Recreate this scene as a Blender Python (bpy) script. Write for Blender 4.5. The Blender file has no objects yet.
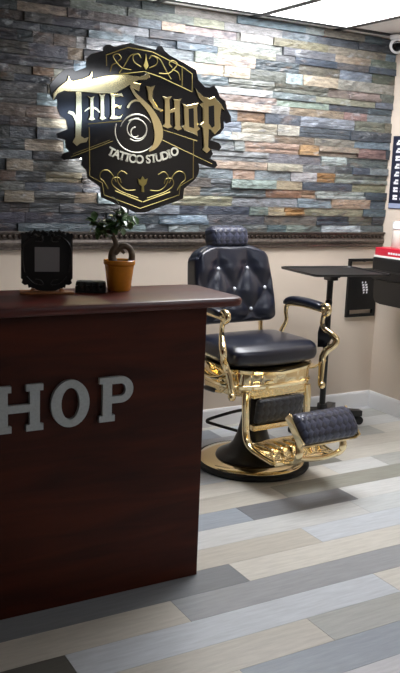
import bpy, bmesh, math, random
from mathutils import Vector, Matrix
random.seed(7)
scene = bpy.context.scene
COL = scene.collection
PI = math.pi

# ------------------------------------------------------------------ camera
CAM_ROT = ((0.868, 0.061, -0.493), (-0.495, 0.179, -0.850), (0.037, 0.982, 0.186))
CAM_POS = Vector((0, 0, 1.5))
F_PX = 823.64
xr = Vector([r[0] for r in CAM_ROT]).normalized()
zr = Vector([r[2] for r in CAM_ROT]); zr = (zr - xr * zr.dot(xr)).normalized()
yr = zr.cross(xr)
RM = Matrix((xr, yr, zr)).transposed()
cam_data = bpy.data.cameras.new('camera')
cam_data.sensor_fit = 'HORIZONTAL'; cam_data.sensor_width = 36.0
cam_data.lens = 36.0 * F_PX / 400.0
cam = bpy.data.objects.new('camera', cam_data); COL.objects.link(cam)
cam.matrix_world = Matrix.Translation(CAM_POS) @ RM.to_4x4()
scene.camera = cam

WALL_Y, WALL_X, CEIL = 4.222, 3.823, 2.431
LEFT_X, FRONT_Y = -2.4, -3.4

def on_wall(px, py, Y):
    """point of the vertical plane y = Y traced from the survey photo"""
    d = RM @ Vector((px - 200.0, -(py - 336.5), -F_PX))
    return CAM_POS + d * (Y / d.y)

# ------------------------------------------------------------------ materials
def lin(c):
    return tuple(((v / 255.0) / 12.92 if v / 255.0 <= 0.04045 else ((v / 255.0 + 0.055) / 1.055) ** 2.4) for v in c)

def mat(name, rgb, rough=0.5, metal=0.0, spec=0.5, noise=0.0, nscale=20.0, bump=0.0, bscale=60.0, coat=0.0, stretch=None):
    m = bpy.data.materials.new(name); m.use_nodes = True
    nt = m.node_tree; b = nt.nodes['Principled BSDF']
    c = lin(rgb) + (1,)
    b.inputs['Base Color'].default_value = c
    b.inputs['Roughness'].default_value = rough
    b.inputs['Metallic'].default_value = metal
    b.inputs['Specular IOR Level'].default_value = spec
    b.inputs['Coat Weight'].default_value = coat
    if noise or bump:
        tc = nt.nodes.new('ShaderNodeTexCoord')
        mp = nt.nodes.new('ShaderNodeMapping')
        if stretch: mp.inputs['Scale'].default_value = stretch
        nt.links.new(tc.outputs['Object'], mp.inputs['Vector'])
    if noise:
        n = nt.nodes.new('ShaderNodeTexNoise'); n.inputs['Scale'].default_value = nscale; n.inputs['Detail'].default_value = 6
        nt.links.new(mp.outputs['Vector'], n.inputs['Vector'])
        r = nt.nodes.new('ShaderNodeValToRGB')
        r.color_ramp.elements[0].position = 0.3; r.color_ramp.elements[1].position = 0.7
        r.color_ramp.elements[0].color = tuple(v * (1 - noise) for v in c[:3]) + (1,)
        r.color_ramp.elements[1].color = tuple(min(1, v * (1 + noise)) for v in c[:3]) + (1,)
        nt.links.new(n.outputs['Fac'], r.inputs['Fac'])
        nt.links.new(r.outputs['Color'], b.inputs['Base Color'])
    if bump:
        n2 = nt.nodes.new('ShaderNodeTexNoise'); n2.inputs['Scale'].default_value = bscale; n2.inputs['Detail'].default_value = 4
        nt.links.new(mp.outputs['Vector'], n2.inputs['Vector'])
        bp = nt.nodes.new('ShaderNodeBump'); bp.inputs['Strength'].default_value = bump; bp.inputs['Distance'].default_value = 0.004
        nt.links.new(n2.outputs['Fac'], bp.inputs['Height'])
        nt.links.new(bp.outputs['Normal'], b.inputs['Normal'])
    return m

def attr_mat(name, rough, spec, grain_scale, grain_amt, bump, bscale, stretch=(1, 1, 1)):
    """colour from the mesh's own per-piece colour, broken up by a grain"""
    m = bpy.data.materials.new(name); m.use_nodes = True
    nt = m.node_tree; b = nt.nodes['Principled BSDF']
    a = nt.nodes.new('ShaderNodeAttribute'); a.attribute_name = 'Col'
    tc = nt.nodes.new('ShaderNodeTexCoord'); mp = nt.nodes.new('ShaderNodeMapping')
    mp.inputs['Scale'].default_value = stretch
    nt.links.new(tc.outputs['Object'], mp.inputs['Vector'])
    n = nt.nodes.new('ShaderNodeTexNoise'); n.inputs['Scale'].default_value = grain_scale; n.inputs['Detail'].default_value = 8
    n.inputs['Roughness'].default_value = 0.65
    nt.links.new(mp.outputs['Vector'], n.inputs['Vector'])
    mr = nt.nodes.new('ShaderNodeMapRange')
    mr.inputs['From Min'].default_value = 0.25; mr.inputs['From Max'].default_value = 0.75
    mr.inputs['To Min'].default_value = 1 - grain_amt; mr.inputs['To Max'].default_value = 1 + grain_amt
    nt.links.new(n.outputs['Fac'], mr.inputs['Value'])
    mx = nt.nodes.new('ShaderNodeVectorMath'); mx.operation = 'SCALE'
    nt.links.new(a.outputs['Color'], mx.inputs[0]); nt.links.new(mr.outputs['Result'], mx.inputs['Scale'])
    nt.links.new(mx.outputs['Vector'], b.inputs['Base Color'])
    n2 = nt.nodes.new('ShaderNodeTexNoise'); n2.inputs['Scale'].default_value = bscale; n2.inputs['Detail'].default_value = 6
    nt.links.new(mp.outputs['Vector'], n2.inputs['Vector'])
    bp = nt.nodes.new('ShaderNodeBump'); bp.inputs['Strength'].default_value = bump; bp.inputs['Distance'].default_value = 0.006
    nt.links.new(n2.outputs['Fac'], bp.inputs['Height']); nt.links.new(bp.outputs['Normal'], b.inputs['Normal'])
    b.inputs['Roughness'].default_value = rough; b.inputs['Specular IOR Level'].default_value = spec
    return m

def emit_mat(name, rgb, strength):
    m = bpy.data.materials.new(name); m.use_nodes = True
    nt = m.node_tree; b = nt.nodes['Principled BSDF']
    b.inputs['Base Color'].default_value = (0.8, 0.8, 0.8, 1)
    b.inputs['Emission Color'].default_value = lin(rgb) + (1,)
    b.inputs['Emission Strength'].default_value = strength
    return m

def quilt_mat(name, dark, light, cells, rough):
    """diamond quilting drawn on the pad's UV map, stitched lines pressed in"""
    m = bpy.data.materials.new(name); m.use_nodes = True
    nt = m.node_tree; b = nt.nodes['Principled BSDF']
    uv = nt.nodes.new('ShaderNodeTexCoord'); mp = nt.nodes.new('ShaderNodeMapping')
    mp.inputs['Rotation'].default_value = (0, 0, PI / 4)
    mp.inputs['Scale'].default_value = (cells, cells, cells)
    nt.links.new(uv.outputs['UV'], mp.inputs['Vector'])
    ck = nt.nodes.new('ShaderNodeTexChecker'); ck.inputs['Scale'].default_value = 1.0
    ck.inputs['Color1'].default_value = lin(dark) + (1,); ck.inputs['Color2'].default_value = lin(light) + (1,)
    nt.links.new(mp.outputs['Vector'], ck.inputs['Vector'])
    nt.links.new(ck.outputs['Color'], b.inputs['Base Color'])
    sx = nt.nodes.new('ShaderNodeSeparateXYZ'); nt.links.new(mp.outputs['Vector'], sx.inputs['Vector'])
    hs = []
    for k in ('X', 'Y'):
        w = nt.nodes.new('ShaderNodeMath'); w.operation = 'PINGPONG'; w.inputs[1].default_value = 0.5
        nt.links.new(sx.outputs[k], w.inputs[0]); hs.append(w)
    mn = nt.nodes.new('ShaderNodeMath'); mn.operation = 'MINIMUM'
    nt.links.new(hs[0].outputs[0], mn.inputs[0]); nt.links.new(hs[1].outputs[0], mn.inputs[1])
    bp = nt.nodes.new('ShaderNodeBump'); bp.inputs['Strength'].default_value = 0.5; bp.inputs['Distance'].default_value = 0.008
    nt.links.new(mn.outputs[0], bp.inputs['Height']); nt.links.new(bp.outputs['Normal'], b.inputs['Normal'])
    b.inputs['Roughness'].default_value = rough
    return m

def wood_mat(name, dark, light, rough, scale, stretch, coat=0.0, spec=0.5):
    m = bpy.data.materials.new(name); m.use_nodes = True
    nt = m.node_tree; b = nt.nodes['Principled BSDF']
    tc = nt.nodes.new('ShaderNodeTexCoord'); mp = nt.nodes.new('ShaderNodeMapping')
    mp.inputs['Scale'].default_value = stretch
    nt.links.new(tc.outputs['Object'], mp.inputs['Vector'])
    n = nt.nodes.new('ShaderNodeTexNoise'); n.inputs['Scale'].default_value = scale; n.inputs['Detail'].default_value = 8
    n.inputs['Distortion'].default_value = 0.6
    nt.links.new(mp.outputs['Vector'], n.inputs['Vector'])
    r = nt.nodes.new('ShaderNodeValToRGB')
    r.color_ramp.elements[0].position = 0.3; r.color_ramp.elements[1].position = 0.72
    r.color_ramp.elements[0].color = lin(dark) + (1,); r.color_ramp.elements[1].color = lin(light) + (1,)
    nt.links.new(n.outputs['Fac'], r.inputs['Fac']); nt.links.new(r.outputs['Color'], b.inputs['Base Color'])
    b.inputs['Roughness'].default_value = rough; b.inputs['Coat Weight'].default_value = coat; b.inputs['Specular IOR Level'].default_value = spec
    return m

M_WALL = mat('painted_wall', (212, 198, 182), 0.75, spec=0.25, noise=0.03, nscale=3, bump=0.05, bscale=150)
M_WHITE = mat('white_trim_paint', (226, 226, 226), 0.45)
M_TILE = mat('ceiling_tile_board', (222, 222, 220), 0.9, spec=0.1, noise=0.05, nscale=80, bump=0.15, bscale=120)
M_GRID = mat('dark_grid_metal', (58, 58, 60), 0.5, metal=0.3)
M_STONE = attr_mat('split_slate', 0.40, 0.55, 22, 0.62, 1.0, 34, (1, 1, 3.0))
def add_rust(m):
    nt = m.node_tree; b = nt.nodes['Principled BSDF']
    src = b.inputs['Base Color'].links[0].from_socket
    tc = nt.nodes.new('ShaderNodeTexCoord'); mp = nt.nodes.new('ShaderNodeMapping'); mp.inputs['Scale'].default_value = (1, 1, 2.4)
    nt.links.new(tc.outputs['Object'], mp.inputs['Vector'])
    for scale, lo, hi, rgb, amt, off in ((7.0, .58, .72, (146, 116, 90), .34, 3.1), (9.0, .56, .66, (52, 58, 68), .6, 11.7), (11.0, .60, .70, (172, 178, 182), .45, 23.3)):
        mp2 = nt.nodes.new('ShaderNodeVectorMath'); mp2.operation = 'ADD'; mp2.inputs[1].default_value = (off, off, off)
        nt.links.new(mp.outputs['Vector'], mp2.inputs[0])
        n = nt.nodes.new('ShaderNodeTexNoise'); n.inputs['Scale'].default_value = scale; n.inputs['Detail'].default_value = 7; n.inputs['Roughness'].default_value = .6
        nt.links.new(mp2.outputs['Vector'], n.inputs['Vector'])
        r = nt.nodes.new('ShaderNodeMapRange'); r.inputs['From Min'].default_value = lo; r.inputs['From Max'].default_value = hi; r.inputs['To Max'].default_value = amt
        nt.links.new(n.outputs['Fac'], r.inputs['Value'])
        mx = nt.nodes.new('ShaderNodeMix'); mx.data_type = 'RGBA'; pass
        mx.inputs[7].default_value = lin(rgb) + (1,)
        nt.links.new(r.outputs['Result'], mx.inputs[0]); nt.links.new(src, mx.inputs[6]); src = mx.outputs[2]
    nt.links.new(src, b.inputs['Base Color'])
add_rust(M_STONE)
M_FLOOR = attr_mat('vinyl_plank', 0.36, 0.45, 7, 0.16, 0.10, 30, (1, 9, 1))
M_RAIL = mat('pewter_moulding', (112, 104, 98), 0.38, metal=0.75, noise=0.3, nscale=60)
M_RAILDARK = mat('bronze_beading', (70, 60, 54), 0.4, metal=0.7, noise=0.3, nscale=90)
M_WOOD = wood_mat('mahogany_laminate', (42, 13, 5), (78, 30, 11), 0.45, 3.2, (0.7, 1.0, 5.0), 0.0, 0.22)
M_TOPWOOD = wood_mat('mahogany_top', (60, 20, 13), (94, 36, 25), 0.34, 3.0, (0.6, 4.0, 4.0), 0.0, 0.4)
M_SILVER = mat('brushed_silver', (172, 177, 177), 0.5, metal=0.5, noise=0.08, nscale=120)
M_GOLD = mat('polished_gold', (244, 224, 178), 0.10, metal=1.0)
M_GOLDEMB = mat('embossed_gold', (242, 220, 172), 0.2, metal=1.0, bump=0.9, bscale=85)
M_SIGNGOLD = mat('sign_gold', (236, 222, 172), 0.08, metal=1.0)
M_SIGNLINE = mat('sign_gold_line', (120, 108, 56), 0.35, metal=0.6)
M_SIGNPALE = mat('sign_pale_paint', (190, 188, 172), 0.35, metal=0.3)
M_SIGNBLACK = mat('gloss_black_acrylic', (9, 9, 11), 0.08, spec=0.5)
M_LEATHER = mat('black_leather', (22, 26, 40), 0.28, spec=0.65, bump=0.12, bscale=220)
M_QUILT = quilt_mat('quilted_leather', (36, 39, 52), (58, 62, 80), 38.0, 0.33)
M_QUILTDARK = quilt_mat('quilted_leather_dark', (26, 28, 34), (42, 45, 53), 38.0, 0.4)
M_BUTTON = mat('silver_button', (214, 218, 226), 0.3, metal=0.35)
M_BLACK = mat('black_enamel', (13, 13, 14), 0.3, spec=0.5)
M_BLACKPL = mat('black_plastic', (15, 15, 16), 0.5, spec=0.35)
M_BLACKMET = mat('black_metal', (22, 22, 24), 0.38, spec=0.5, noise=0.1, nscale=40)
M_RUBBER = mat('black_rubber', (12, 12, 12), 0.65)
M_POT = mat('ochre_glaze', (212, 138, 40), 0.25, noise=0.08, nscale=30)
M_SOIL = mat('dark_soil', (42, 32, 24), 0.9, bump=0.8, bscale=180)
M_BARK = mat('grey_bark', (104, 90, 74), 0.7, noise=0.3, nscale=60, bump=0.4, bscale=120)
M_LEAF = mat('waxy_leaf', (78, 112, 64), 0.3, noise=0.35, nscale=30)
M_LEAFPALE = mat('waxy_leaf_pale', (140, 164, 128), 0.28, noise=0.3, nscale=30)
M_RED = mat('red_card', (196, 34, 56), 0.4)
M_PAPER = mat('white_paper', (238, 236, 232), 0.6)
M_FROST = mat('frosted_plastic', (214, 206, 196), 0.35)
M_NAVY = mat('navy_print', (30, 34, 54), 0.4)
M_PALEBLUE = mat('pale_blue_print', (150, 160, 186), 0.5)
M_CELL = mat('white_print', (232, 232, 236), 0.5)
M_COPPER = mat('copper_wood', (156, 104, 66), 0.35, noise=0.15, nscale=30)
M_GREYPANEL = mat('grey_card', (128, 126, 128), 0.6)
M_CASE = mat('black_croc_leather', (20, 20, 22), 0.35, bump=0.9, bscale=130)
M_LENS = mat('dark_lens', (8, 8, 10), 0.06)
M_LIGHT = emit_mat('led_diffuser', (250, 251, 255), 8.0)
M_ADDED_LIGHT = emit_mat('added_led_diffuser', (246, 249, 255), 5.0)  # glow of the added front panel
M_HALO = emit_mat('led_strip', (255, 253, 250), 16.0)
M_ADDED_GLOW = emit_mat('added_window_glow', (190, 214, 255), 2.0)  # glow of the added transom

# ------------------------------------------------------------------ mesh helpers
def link_mesh(name, bm, m, parent=None, smooth=True, angle=40, extra=()):
    bmesh.ops.recalc_face_normals(bm, faces=bm.faces)
    me = bpy.data.meshes.new(name); bm.to_mesh(me); bm.free()
    me.materials.append(m)
    for e_ in extra: me.materials.append(e_)
    if smooth:
        for p in me.polygons: p.use_smooth = True
        me.set_sharp_from_angle(angle=math.radians(angle))
    o = bpy.data.objects.new(name, me); COL.objects.link(o)
    if parent is not None: o.parent = parent
    return o

def thing(name, label, cat, loc=(0, 0, 0), rz=0.0, group=None):
    o = bpy.data.objects.new(name, None); COL.objects.link(o)
    o.location = loc; o.rotation_euler = (0, 0, rz)
    o.empty_display_size = 0.05
    o['label'] = label; o['category'] = cat
    if group: o['group'] = group
    return o

def tag(o, label, cat, group=None):
    o['label'] = label; o['category'] = cat
    if group: o['group'] = group
    return o

def struct(o):
    o['kind'] = 'structure'; return o

def box(bm, lo, hi, bevel=0.0, seg=2):
    vs = [bm.verts.new((x, y, z)) for x in (lo[0], hi[0]) for y in (lo[1], hi[1]) for z in (lo[2], hi[2])]
    fs = [(0, 1, 3, 2), (4, 6, 7, 5), (0, 4, 5, 1), (2, 3, 7, 6), (0, 2, 6, 4), (1, 5, 7, 3)]
    faces = [bm.faces.new([vs[i] for i in f]) for f in fs]
    if bevel:
        es = list({e for f in faces for e in f.edges})
        bmesh.ops.bevel(bm, geom=es, offset=bevel, segments=seg, profile=0.6, affect='EDGES', clamp_overlap=True)

def tube(bm, pts, r, n=10, cap=True, flat=None, closed=False):
    """sweep a circle (radius may vary) along points"""
    pts = [Vector(p) for p in pts]
    k = len(pts)
    rs = r if isinstance(r, (list, tuple)) else [r] * k
    rings = []; up = None
    for i, p in enumerate(pts):
        if closed: t = pts[(i + 1) % k] - pts[i - 1]
        else: t = pts[min(i + 1, k - 1)] - pts[max(i - 1, 0)]
        if t.length < 1e-9: t = Vector((0, 0, 1))
        t.normalize()
        if up is None:
            up = Vector((0, 1, 0)) if abs(t.y) < 0.9 else Vector((1, 0, 0))
        up = (up - t * up.dot(t))
        if up.length < 1e-6: up = t.orthogonal()
        up.normalize(); sd = t.cross(up)
        a, b = (1, 1) if flat is None else flat
        rings.append([bm.verts.new(p + (up * math.cos(2 * PI * j / n) * a + sd * math.sin(2 * PI * j / n) * b) * rs[i]) for j in range(n)])
    for i in range(k if closed else k - 1):
        A, B = rings[i], rings[(i + 1) % k]
        for j in range(n):
            bm.faces.new((A[j], A[(j + 1) % n], B[(j + 1) % n], B[j]))
    if cap and not closed:
        bm.faces.new(rings[0][::-1]); bm.faces.new(rings[-1])

def smooth_path(pts, sub=5):
    P = [Vector(p) for p in pts]; out = []
    for i in range(len(P) - 1):
        p0 = P[max(i - 1, 0)]; p1 = P[i]; p2 = P[i + 1]; p3 = P[min(i + 2, len(P) - 1)]
        for s in range(sub):
            t = s / sub
            out.append(0.5 * ((2 * p1) + (p2 - p0) * t + (2 * p0 - 5 * p1 + 4 * p2 - p3) * t * t + (3 * p1 - p0 - 3 * p2 + p3) * t ** 3))
    out.append(P[-1]); return out

def lerp_list(vals, sub):
    out = []
    for i in range(len(vals) - 1):
        for s in range(sub): out.append(vals[i] + (vals[i + 1] - vals[i]) * s / sub)
    out.append(vals[-1]); return out

def stube(bm, pts, r, sub=5, n=10, flat=None):
    rr = lerp_list(r, sub) if isinstance(r, (list, tuple)) else r
    tube(bm, smooth_path(pts, sub), rr, n, flat=flat)

def lathe(bm, prof, center=(0, 0, 0), n=48, sx=1.0, sy=1.0):
    cx, cy, cz = center; rings = []
    for (r, z) in prof:
        if r < 1e-6: rings.append([bm.verts.new((cx, cy, cz + z))])
        else: rings.append([bm.verts.new((cx + sx * r * math.cos(2 * PI * j / n), cy + sy * r * math.sin(2 * PI * j / n), cz + z)) for j in range(n)])
    for A, B in zip(rings, rings[1:]):
        if len(A) == 1 and len(B) == 1: continue
        for j in range(n):
            a, a2 = A[j % len(A)], A[(j + 1) % len(A)]
            b, b2 = B[j % len(B)], B[(j + 1) % len(B)]
            vs = []
            for v in (a, a2, b2, b):
                if v not in vs: vs.append(v)
            if len(vs) >= 3: bm.faces.new(vs)
    if len(rings[0]) > 1: bm.faces.new(rings[0][::-1])
    if len(rings[-1]) > 1: bm.faces.new(rings[-1])

def ball(bm, c, r, scale=(1, 1, 1), u=14, v=8):
    mtx = Matrix.Translation(c) @ Matrix.Diagonal((scale[0] * r, scale[1] * r, scale[2] * r, 1))
    bmesh.ops.create_uvsphere(bm, u_segments=u, v_segments=v, radius=1.0, matrix=mtx)

def prism(bm, pts3, off):
    """outline (list of 3-D points, coplanar) extruded by the vector off"""
    a = [bm.verts.new(p) for p in pts3]; b = [bm.verts.new(Vector(p) + Vector(off)) for p in pts3]
    n = len(a)
    fs = [bm.faces.new(a), bm.faces.new(b[::-1])]
    for i in range(n): bm.faces.new((a[i], b[i], b[(i + 1) % n], a[(i + 1) % n]))
    for f in fs: f.normal_update()
    return bmesh.ops.triangulate(bm, faces=fs, ngon_method='EAR_CLIP')['faces']

def ringprism(bm, outer, inner, off):
    n = len(outer); off = Vector(off)
    A = [bm.verts.new(p) for p in outer]; B = [bm.verts.new(p) for p in inner]
    C = [bm.verts.new(Vector(p) + off) for p in outer]; D = [bm.verts.new(Vector(p) + off) for p in inner]
    for i in range(n):
        j = (i + 1) % n
        bm.faces.new((A[i], A[j], B[j], B[i])); bm.faces.new((C[i], D[i], D[j], C[j]))
        bm.faces.new((A[i], C[i], C[j], A[j])); bm.faces.new((B[i], B[j], D[j], D[i]))

def rbox(bm, c, half, r, n=12, fn=None, uv=True, uvw=None):
    """rounded cushion box; fn(p, u) moves a point; UVs run across the front (x, z)"""
    c = Vector(c); h = Vector(half)
    tmp = bmesh.new(); bmesh.ops.create_cube(tmp, size=2.0)
    bmesh.ops.subdivide_edges(tmp, edges=tmp.edges[:], cuts=n, use_grid_fill=True)
    uvl = bm.loops.layers.uv.verify()
    vm = {}; src = {}
    for v in tmp.verts:
        p0 = Vector(v.co)
        e = Vector([math.copysign(abs(q) ** 0.85, q) for q in p0])
        p = Vector((e.x * h.x, e.y * h.y, e.z * h.z))
        q = Vector([max(-(h[i] - r), min(h[i] - r, p[i])) for i in range(3)])
        d = p - q
        if d.length > 1e-9: p = q + d.normalized() * r if d.length > 0 else p
        if fn: p = fn(p, p0)
        nv = bm.verts.new(c + p); vm[v.index] = nv; src[v.index] = Vector((p0.x * h.x, p0.y * h.y, p0.z * h.z))
    for f in tmp.faces:
        nf = bm.faces.new([vm[v.index] for v in f.verts])
        for lp, v in zip(nf.loops, f.verts):
            s = src[v.index]; lp[uvl].uv = (s.x + 0.13 * s.y, s.z + 0.0 * s.y)
    tmp.free()

# ------------------------------------------------------------------ setting: floor
def color_layer(bm): return bm.loops.layers.float_color.new('Col')
def paint(face, layer, rgb):
    c = lin(rgb) + (1,)
    for lp in face.loops: lp[layer] = c

CREAM = (206, 202, 192); WHITEP = (206, 207, 205); BEIGE = (194, 189, 178); PBLUE = (194, 199, 204)
BLUEG = (150, 158, 167); GREY = (156, 158, 160); DGREY = (134, 137, 140); GREYB = (174, 175, 170); LILAC = (201, 201, 204)
bm = bmesh.new(); cl = color_layer(bm)
PW = 0.1586
rows = {   # row index (0 = from y 2.42 to 2.578): list of (x start, colour), from left to right
    0: [(-1.0, BLUEG), (0.42, DGREY), (1.665, CREAM), (2.9, WHITEP)],
    -1: [(-0.2, DGREY), (0.1, BEIGE), (1.32, GREY), (2.62, BLUEG)],
    -2: [(-0.4, BLUEG), (0.3, (104, 103, 96)), (0.857, PBLUE), (2.14, CREAM), (3.2, GREY)],
    -3: [(-0.3, WHITEP), (0.42, BEIGE), (1.695, GREYB), (2.95, CREAM)],
    -4: [(0.1, CREAM), (1.316, BLUEG), (2.55, PBLUE)],
    -5: [(-0.5, GREY), (0.8, LILAC), (2.2, CREAM)],
    1: [(0.2, GREY), (0.9, CREAM), (1.52, BEIGE), (2.14, PBLUE), (3.3, CREAM)],
    2: [(0.3, BLUEG), (1.3, WHITEP), (2.55, (200, 204, 204)), (3.6, BEIGE)],
    3: [(0.2, CREAM), (1.38, BLUEG), (2.0, (126, 128, 132)), (2.61, WHITEP)],
    4: [(0.2, CREAM), (1.1, BEIGE), (2.3, (146, 146, 136)), (3.4, GREYB)],
    5: [(0.1, GREY), (1.35, CREAM), (2.75, WHITEP), (3.1, GREYB)],
    6: [(0.0, BLUEG), (1.4, PBLUE), (2.62, (138, 138, 130)), (2.9, CREAM)],
    7: [(0.2, GREYB), (1.2, BLUEG), (2.4, CREAM), (3.1, BEIGE)],
    8: [(0.3, CREAM), (1.5, WHITEP), (2.6, GREYB), (3.5, CREAM)],
    9: [(0.5, PBLUE), (1.6, GREY), (2.8, WHITEP)],
    10: [(0.1, CREAM), (1.3, BLUEG), (2.5, PBLUE), (3.3, GREYB)],
}
PAL = [CREAM, WHITEP, BEIGE, PBLUE, BLUEG, GREY, GREYB, LILAC]
frnd = random.Random(3)
k0 = int(math.floor((FRONT_Y - 2.42) / PW)) ; k1 = int(math.ceil((WALL_Y - 2.42) / PW))
G = 0.0007
for k in range(k0, k1):
    y0 = max(2.42 + k * PW, FRONT_Y); y1 = min(2.42 + (k + 1) * PW, WALL_Y)
    segs = list(rows.get(k, []))
    if not segs:
        x = LEFT_X - frnd.random()
        while x < WALL_X: segs.append((x, frnd.choice(PAL))); x += 1.23
    else:
        x = segs[0][0]
        while x > LEFT_X: x -= 1.23; segs.insert(0, (x, frnd.choice(PAL)))
    for i, (xs, c) in enumerate(segs):
        xe = segs[i + 1][0] if i + 1 < len(segs) else WALL_X
        xs = max(xs, LEFT_X); xe = min(xe, WALL_X)
        if xe - xs < 0.01: continue
        vs = [bm.verts.new(p) for p in ((xs + G, y0 + G, 0), (xe - G, y0 + G, 0), (xe - G, y1 - G, 0), (xs + G, y1 - G, 0))]
        lo = [bm.verts.new((v.co.x, v.co.y, -0.02)) for v in vs]
        fs = [bm.faces.new(vs)] + [bm.faces.new((vs[i2], vs[i2 - 1], lo[i2 - 1], lo[i2])) for i2 in range(4)]
        j = frnd.uniform(-5, 5)
        for f in fs: paint(f, cl, tuple(max(0, v * 0.97 + j) for v in c))
vs = [bm.verts.new(p) for p in ((LEFT_X, FRONT_Y, -0.02), (WALL_X, FRONT_Y, -0.02), (WALL_X, WALL_Y, -0.02), (LEFT_X, WALL_Y, -0.02))]
paint(bm.faces.new(vs), cl, (90, 88, 84))
struct(link_mesh('floor', bm, M_FLOOR, smooth=False))

# ------------------------------------------------------------------ setting: walls, ceiling, trims
def slab(name, lo, hi, m, bevel=0):
    b = bmesh.new(); box(b, lo, hi, bevel); return struct(link_mesh(name, b, m, smooth=bool(bevel)))
T = 0.1
slab('wall_back', (LEFT_X - T, WALL_Y, -0.05), (WALL_X + T, WALL_Y + T, CEIL + 0.1), M_WALL)
slab('wall_left', (LEFT_X - T, FRONT_Y, -0.05), (LEFT_X, WALL_Y, CEIL + 0.1), M_WALL)
slab('wall_front', (LEFT_X - T, FRONT_Y - T, -0.05), (WALL_X + T, FRONT_Y, CEIL + 0.1), M_WALL)
# right wall with an added glowing transom, out of view, for the sign's reflection
WY0, WY1, WZ0, WZ1 = -2.5, -0.1, 2.10, 2.38
bm = bmesh.new()
box(bm, (WALL_X, FRONT_Y, -0.05), (WALL_X + T, WY0, CEIL + 0.1)); box(bm, (WALL_X, WY1, -0.05), (WALL_X + T, WALL_Y, CEIL + 0.1))
box(bm, (WALL_X, WY0, -0.05), (WALL_X + T, WY1, WZ0)); box(bm, (WALL_X, WY0, WZ1), (WALL_X + T, WY1, CEIL + 0.1))
struct(link_mesh('wall_right', bm, M_WALL, smooth=False))
win = thing('added_window_1', 'added unseen transom window on the right wall', 'window', (WALL_X, (WY0 + WY1) / 2, WZ0)); del win['label']; del win['category']; struct(win)
bm = bmesh.new(); hw = (WY1 - WY0) / 2; hz = WZ1 - WZ0
for lo, hi in (((0, -hw, 0), (.08, -hw + .03, hz)), ((0, hw - .03, 0), (.08, hw, hz)), ((0, -hw + .03, 0), (.08, hw - .03, .03)), ((0, -hw + .03, hz - .03), (.08, hw - .03, hz)), ((0, -.015, .03), (.08, .015, hz - .03))):
    box(bm, lo, hi)
link_mesh('added_window_frame', bm, M_WHITE, win, smooth=False)
bm = bmesh.new(); box(bm, (0.05, -hw + .02, .02), (0.055, hw - .02, hz - .02)); link_mesh('pane', bm, M_ADDED_GLOW, win, smooth=False)

# suspended ceiling: tiles and dark T bars on a two foot grid
GX0 = 2.09
GX = [2.09 + 0.613 * k for k in range(-8, 4)]; GX = [x for x in GX if LEFT_X < x < WALL_X]
GY = [4.10 - 0.613 * k for k in range(0, 13)]; GY = [y for y in GY if FRONT_Y < y < WALL_Y]
bm = bmesh.new(); box(bm, (LEFT_X, FRONT_Y, CEIL + 0.006), (WALL_X, WALL_Y, CEIL + 0.05)); struct(link_mesh('ceiling', bm, M_TILE, smooth=False))
bm = bmesh.new()
for x in GX: box(bm, (x - .015, FRONT_Y, CEIL - .004), (x + .015, WALL_Y, CEIL + .0065))
PANELS = [(0, 1, 2, 0), (1, 2, 2, 0), (1, 2, 7, 5)]
for i, y in enumerate(GY):
    gaps = sorted((GX0 + 0.613 * p[0], GX0 + 0.613 * p[1]) for p in PANELS if p[3] < i < p[2])
    x = LEFT_X
    for a, b in gaps:
        if a - x > .01: box(bm, (x, y - .015, CEIL - .0045), (a, y + .015, CEIL + .006))
        x = b
    box(bm, (x, y - .015, CEIL - .0045), (WALL_X, y + .015, CEIL + .006))
struct(link_mesh('trim_1', bm, M_GRID, smooth=False))

def ceiling_light(x0, x1, y0, y1, m, label):
    t = thing('ceiling_light', label, 'ceiling light', ((x0 + x1) / 2, (y0 + y1) / 2, CEIL - 0.002), 0, 'recessed ceiling light panels')
    a, b = (x1 - x0) / 2 - .016, (y1 - y0) / 2 - .016
    f = bmesh.new()
    for lo, hi in (((-a, -b, 0), (a, -b + .018, .006)), ((-a, b - .018, 0), (a, b, .006)), ((-a, -b + .018, 0), (-a + .018, b - .018, .006)), ((a - .018, -b + .018, 0), (a, b - .018, .006))):
        box(f, lo, hi)
    link_mesh('frame', f, M_WHITE, t, smooth=False)
    d = bmesh.new(); box(d, (-a + .018, -b + .018, 0.001), (a - .018, b - .018, .006)); link_mesh('diffuser', d, m, t, smooth=False)
    return t
gx = lambda i: 2.09 + 0.613 * i
gy = lambda i: 4.10 - 0.613 * i
ceiling_light(gx(0), gx(1), gy(2), gy(0), M_LIGHT, 'bright square ceiling light panel nearest above the sign, left of the grid bar')
ceiling_light(gx(1), gx(2), gy(2), gy(0), M_LIGHT, 'bright ceiling light panel beside the plain tile near the corner camera')
ceiling_light(gx(1), gx(2), gy(7), gy(5), M_ADDED_LIGHT, 'added unseen ceiling light panel further out from the wall than the two over the chair')  # added out of view for front light and the sign's pale reflection

# baseboards
def baseboard(name, horizontal, a, b):
    bm = bmesh.new()
    prof = [(0, 0), (.014, 0), (.014, .095), (.011, .108), (.006, .114), (0, .114)]
    if horizontal == 'back': P = lambda d, z, s: (s, WALL_Y - d, z)
    elif horizontal == 'right': P = lambda d, z, s: (WALL_X - d, s, z)
    ra = [bm.verts.new(P(d, z, a)) for d, z in prof]; rb = [bm.verts.new(P(d, z, b)) for d, z in prof]
    n = len(prof)
    for i in range(n): bm.faces.new((ra[i], ra[(i + 1) % n], rb[(i + 1) % n], rb[i]))
    bm.faces.new(ra); bm.faces.new(rb[::-1])
    struct(link_mesh(name, bm, M_WHITE, angle=30))
baseboard('baseboard_back', 'back', LEFT_X, WALL_X)
baseboard('baseboard_right', 'right', FRONT_Y, WALL_Y - .0145)

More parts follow.
